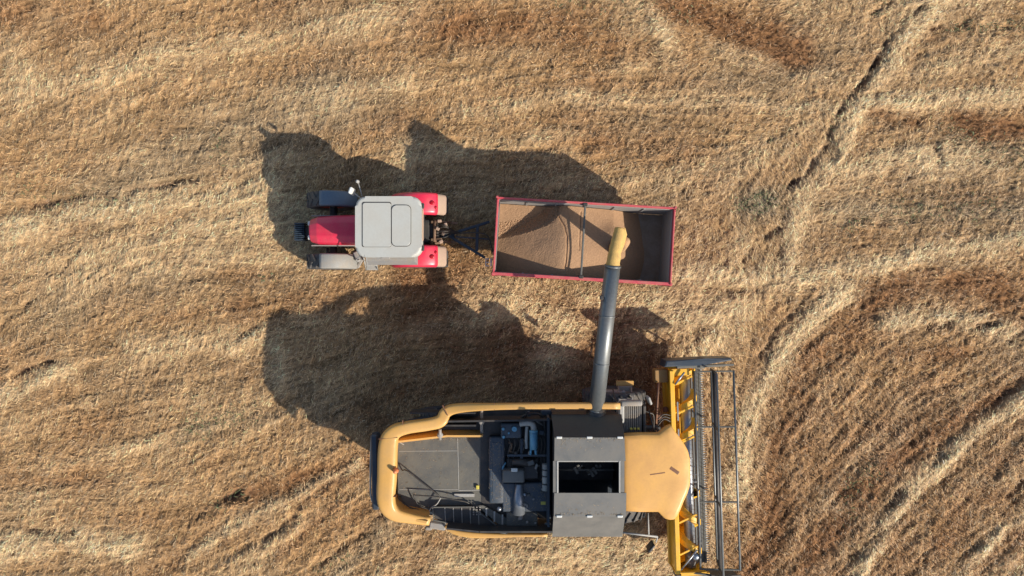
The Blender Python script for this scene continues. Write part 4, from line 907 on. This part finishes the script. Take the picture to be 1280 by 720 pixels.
b = MB(); b.prism([(-1.35, LS - .06), (-1.35, LS - .18), (.55, LS - .20), (.55, LS - .12)], 1.0, 1.5, bev=.03); HB(b, 'crop_divider', 'deck', hd)
# table auger with steel drum and yellow spiral flighting
b = MB(); b.cyl((-.82, LS + .08, 1.2), (-.82, LN - .08, 1.2), .17, n=28); ta = HB(b, 'table_auger', 'steel', hd)
for (ya, yb, hand) in ((LN - .1, .75, 1), (-.75, LS + .1, -1)):
    t = bmesh.new(); turns = 2.6; n_ = 150; prev = None
    for k in range(n_ + 1):
        f_ = k / n_; a_ = hand * 2 * math.pi * turns * f_ + .6; y_ = ya + (yb - ya) * f_
        ring_ = [t.verts.new((-.82 + r_ * math.cos(a_), y_ + dy, 1.2 + r_ * math.sin(a_))) for r_, dy in ((.16, -.15), (.36, -.09), (.36, .09), (.16, .15))]
        if prev:
            for j in range(4): t.faces.new((prev[j], prev[(j + 1) % 4], ring_[(j + 1) % 4], ring_[j]))
        prev = ring_
    b = MB(); b._merge(t, False); HB(b, 'auger_flight', 'yellow2', ta)
b = MB()
for k in range(16): a_ = k * 2.2; b.cyl((-.86, -.7 + k * .09, 1.2), (-.86 + .36 * math.cos(a_), -.7 + k * .09, 1.2 + .36 * math.sin(a_)), .012, n=6)
HB(b, 'auger_finger', 'steel', ta)
# yellow braces over the trough
for yb_ in (2.85, 1.9, .95, -1.5, -2.5):
    b = MB(); b.box((-.95, yb_, 1.56), (.62, .06, .03), rz=R(24), bev=.008); b.box((-.60, yb_ + .10, 1.5), (.05, .30, .03), rz=R(-6)); HB(b, 'brace', 'yellow2', hd)
each(lambda m, k: m.box((-1.17, 1.9 - k * .85, 1.62), (.05, .6, .05), bev=.01), range(2), 'hydraulic_pipe', 'steel', hd, HM)
# deflector strips, knife bar with guards
b = MB(); b.box((-.56, 0, 1.02), (.05, LN - LS - .2, .05), bev=.01); b.box((-.40, 0, .93), (.04, LN - LS - .2, .04)); b.box((-.48, 0, .88), (.03, LN - LS - .2, .03)); HB(b, 'deflector_strip', 'tank', hd)
b = MB(); b.box((-.24, 0, .86), (.07, LN - LS - .1, .03)); 
kb = HB(b, 'knife_bar', 'deck', hd)
b = MB(); nk = 84
for k in range(nk):
    yk = LS + .1 + (LN - LS - .2) * k / (nk - 1); b.quadbox([(-.22, yk - .018, .85), (-.22, yk + .018, .85), (-.09, yk + .004, .85), (-.09, yk - .004, .85), (-.22, yk - .018, .885), (-.22, yk + .018, .885), (-.09, yk + .004, .865), (-.09, yk - .004, .865)])
HB(b, 'knife_guards', 'ltgrey', hd)
# reel
RC, RR = 1.62, .60
b = MB(); b.cyl((0, LS + .12, RC), (0, LN - .14, RC), .055, n=16); rl = HB(b, 'reel', 'dark', hd)
angs = [8, 98, 188, 278]
for a_ in angs:
    cxr, czr = RR * math.cos(R(a_)), RC + RR * math.sin(R(a_))
    b = MB(); b.cyl((cxr, LS + .1, czr), (cxr, LN - .12, czr), .033, n=10)
    for k in range(46): yk = LS + .18 + k * .137; b.cyl((cxr, yk, czr), (cxr + .05, yk, czr - .19), .007, n=5)
    HB(b, 'reel_bat', 'tube', rl)
for y_ in (LN - .14, 1.37, -.98, LS + .12):
    b = MB()
    for a_ in angs: b.box((RR / 2 * math.cos(R(a_)), y_, RC + RR / 2 * math.sin(R(a_))), (RR, .05, .05), ry=-R(a_), bev=.008)
    HB(b, 'reel_spider', 'deck', rl)
for y_ in (LN + .0, LS - .02):
    b = MB(); b.box((-.45, y_ + (.06 if y_ > 0 else -.04), 1.80), (1.55, .08, .10), ry=R(5), bev=.015); b.box((.2, y_ + (.06 if y_ > 0 else -.04), 1.72), (.8, .06, .06)); b.cyl((-1.2, y_, 1.3), (-.3, y_, 1.7), .035); HB(b, 'reel_arm', 'deck', hd)
each(lambda m, q: m.cyl(*q, .03), (((-1.25, LN - .5, 1.72), (-.95, LN - .12, 1.75)), ((-1.2, LS + .1, 1.5), (-.7, LS + .75, 1.6))), 'hydraulic_ram', 'steel', hd, HM)
b = MB(); b.sph((-.72, LS + .5, 1.45), .13); HB(b, 'work_lamp', 'steel', hd)
b = MB(); b.quadbox([(4.2, CY - .7, 1.0), (5.1, CY - .7, .8), (5.1, CY + .7, .8), (4.2, CY + .7, 1.0), (4.2, CY - .7, 1.7), (5.1, CY - .7, 1.5), (5.1, CY + .7, 1.5), (4.2, CY + .7, 1.7)])
b.build('feeder_house', 'yellow2', cb_)
b = MB(); b.cyl(P(823, 478, 1.5), P(820, 534, 1.6), .035); b.sph(P(823, 520, 1.4), .12); b.sph(P(832, 512, 1.3), .1); b.build('drive_shaft', 'stain', cb_)
b = MB()
for k in range(3): b.sweep([P(*q_) for q_ in smooth_path([(822, 524 + k * 4, 1.8), (830, 518 + k * 3, 1.8), (840, 520 + k * 4, 1.6)], 4)], .02, 6)
b.build('header_hose', 'hose', cb_)

ch = []
def chaff(u0, v0, u1, v1, z_, n_, clump=None):
    for _ in range(n_):
        u = random.uniform(u0, u1); v = random.uniform(v0, v1)
        if clump == 'edge' and random.random() < .6: v = random.choice([v0, v1]) + random.gauss(0, 1.2); v = min(max(v, v0), v1)
        ch.append(P(u, v, z_))
chaff(500, 549, 598, 636, 2.768, 420, 'edge'); chaff(694, 549, 776, 575, 4.712, 160, 'edge'); chaff(694, 618, 778, 644, 4.712, 160, 'edge'); chaff(612, 548, 630, 628, 3.035, 120); chaff(630, 606, 686, 638, 3.025, 160); chaff(634, 641, 671, 659, 2.985, 60)
chp = np.array([tuple(p) for p in ch]); n = len(chp); a_ = rng.uniform(0, np.pi, n); ln = rng.uniform(.02, .06, n); wd_ = rng.uniform(.003, .006, n)
dx = np.stack([np.cos(a_), np.sin(a_), np.zeros(n)], 1) * ln[:, None]; dw = np.stack([-np.sin(a_), np.cos(a_), np.zeros(n)], 1) * wd_[:, None]
v4 = np.stack([chp - dw, chp + dx - dw, chp + dx + dw, chp + dw], 1).reshape(-1, 3)
oc = mesh_np('chaff', v4, np.arange(n * 4), 4, np.repeat(np.array([0.30, 0.23, 0.15]) * rng.uniform(.5, 1.1, (n, 1)), 4, axis=0), strawmat)
oc['kind'] = 'stuff'; oc['label'] = 'bits of straw chaff scattered on the flat tops of the combine harvester'; oc['category'] = 'chaff'

# ------------------------------------------------------------------ light, sky, camera
EL, AZ = R(33.3), math.atan2(1.27, -0.84)
sd = Vector((math.sin(AZ) * math.cos(EL), math.cos(AZ) * math.cos(EL), math.sin(EL)))
sun = bpy.data.lights.new('sun', 'SUN'); sun.energy = 4.0; sun.angle = R(0.6); sun.color = (1.0, 0.93, 0.82)
so = bpy.data.objects.new('sun', sun); col.objects.link(so); so.rotation_euler = sd.to_track_quat('Z', 'Y').to_euler(); so.location = sd * 60
w = bpy.data.worlds.new('World'); sc.world = w; w.use_nodes = True; nt = w.node_tree
sk_ = nt.nodes.new('ShaderNodeTexSky'); sk_.sky_type = 'NISHITA'; sk_.sun_disc = False; sk_.sun_elevation = EL; sk_.sun_rotation = AZ
nt.links.new(sk_.outputs[0], nt.nodes['Background'].inputs[0]); nt.nodes['Background'].inputs[1].default_value = 0.105
cam = bpy.data.cameras.new('camera'); co = bpy.data.objects.new('camera', cam); col.objects.link(co)
cam.sensor_width = 36; cam.lens = F / 1280 * 36; co.location = (0, 0, H); cam.clip_end = 5000; sc.camera = co
vs = sc.view_settings; vs.view_transform = 'Standard'; vs.look = 'None'; vs.gamma = 1; vs.use_curve_mapping = False; vs.exposure = 0.62
sc.cycles.max_bounces = 6
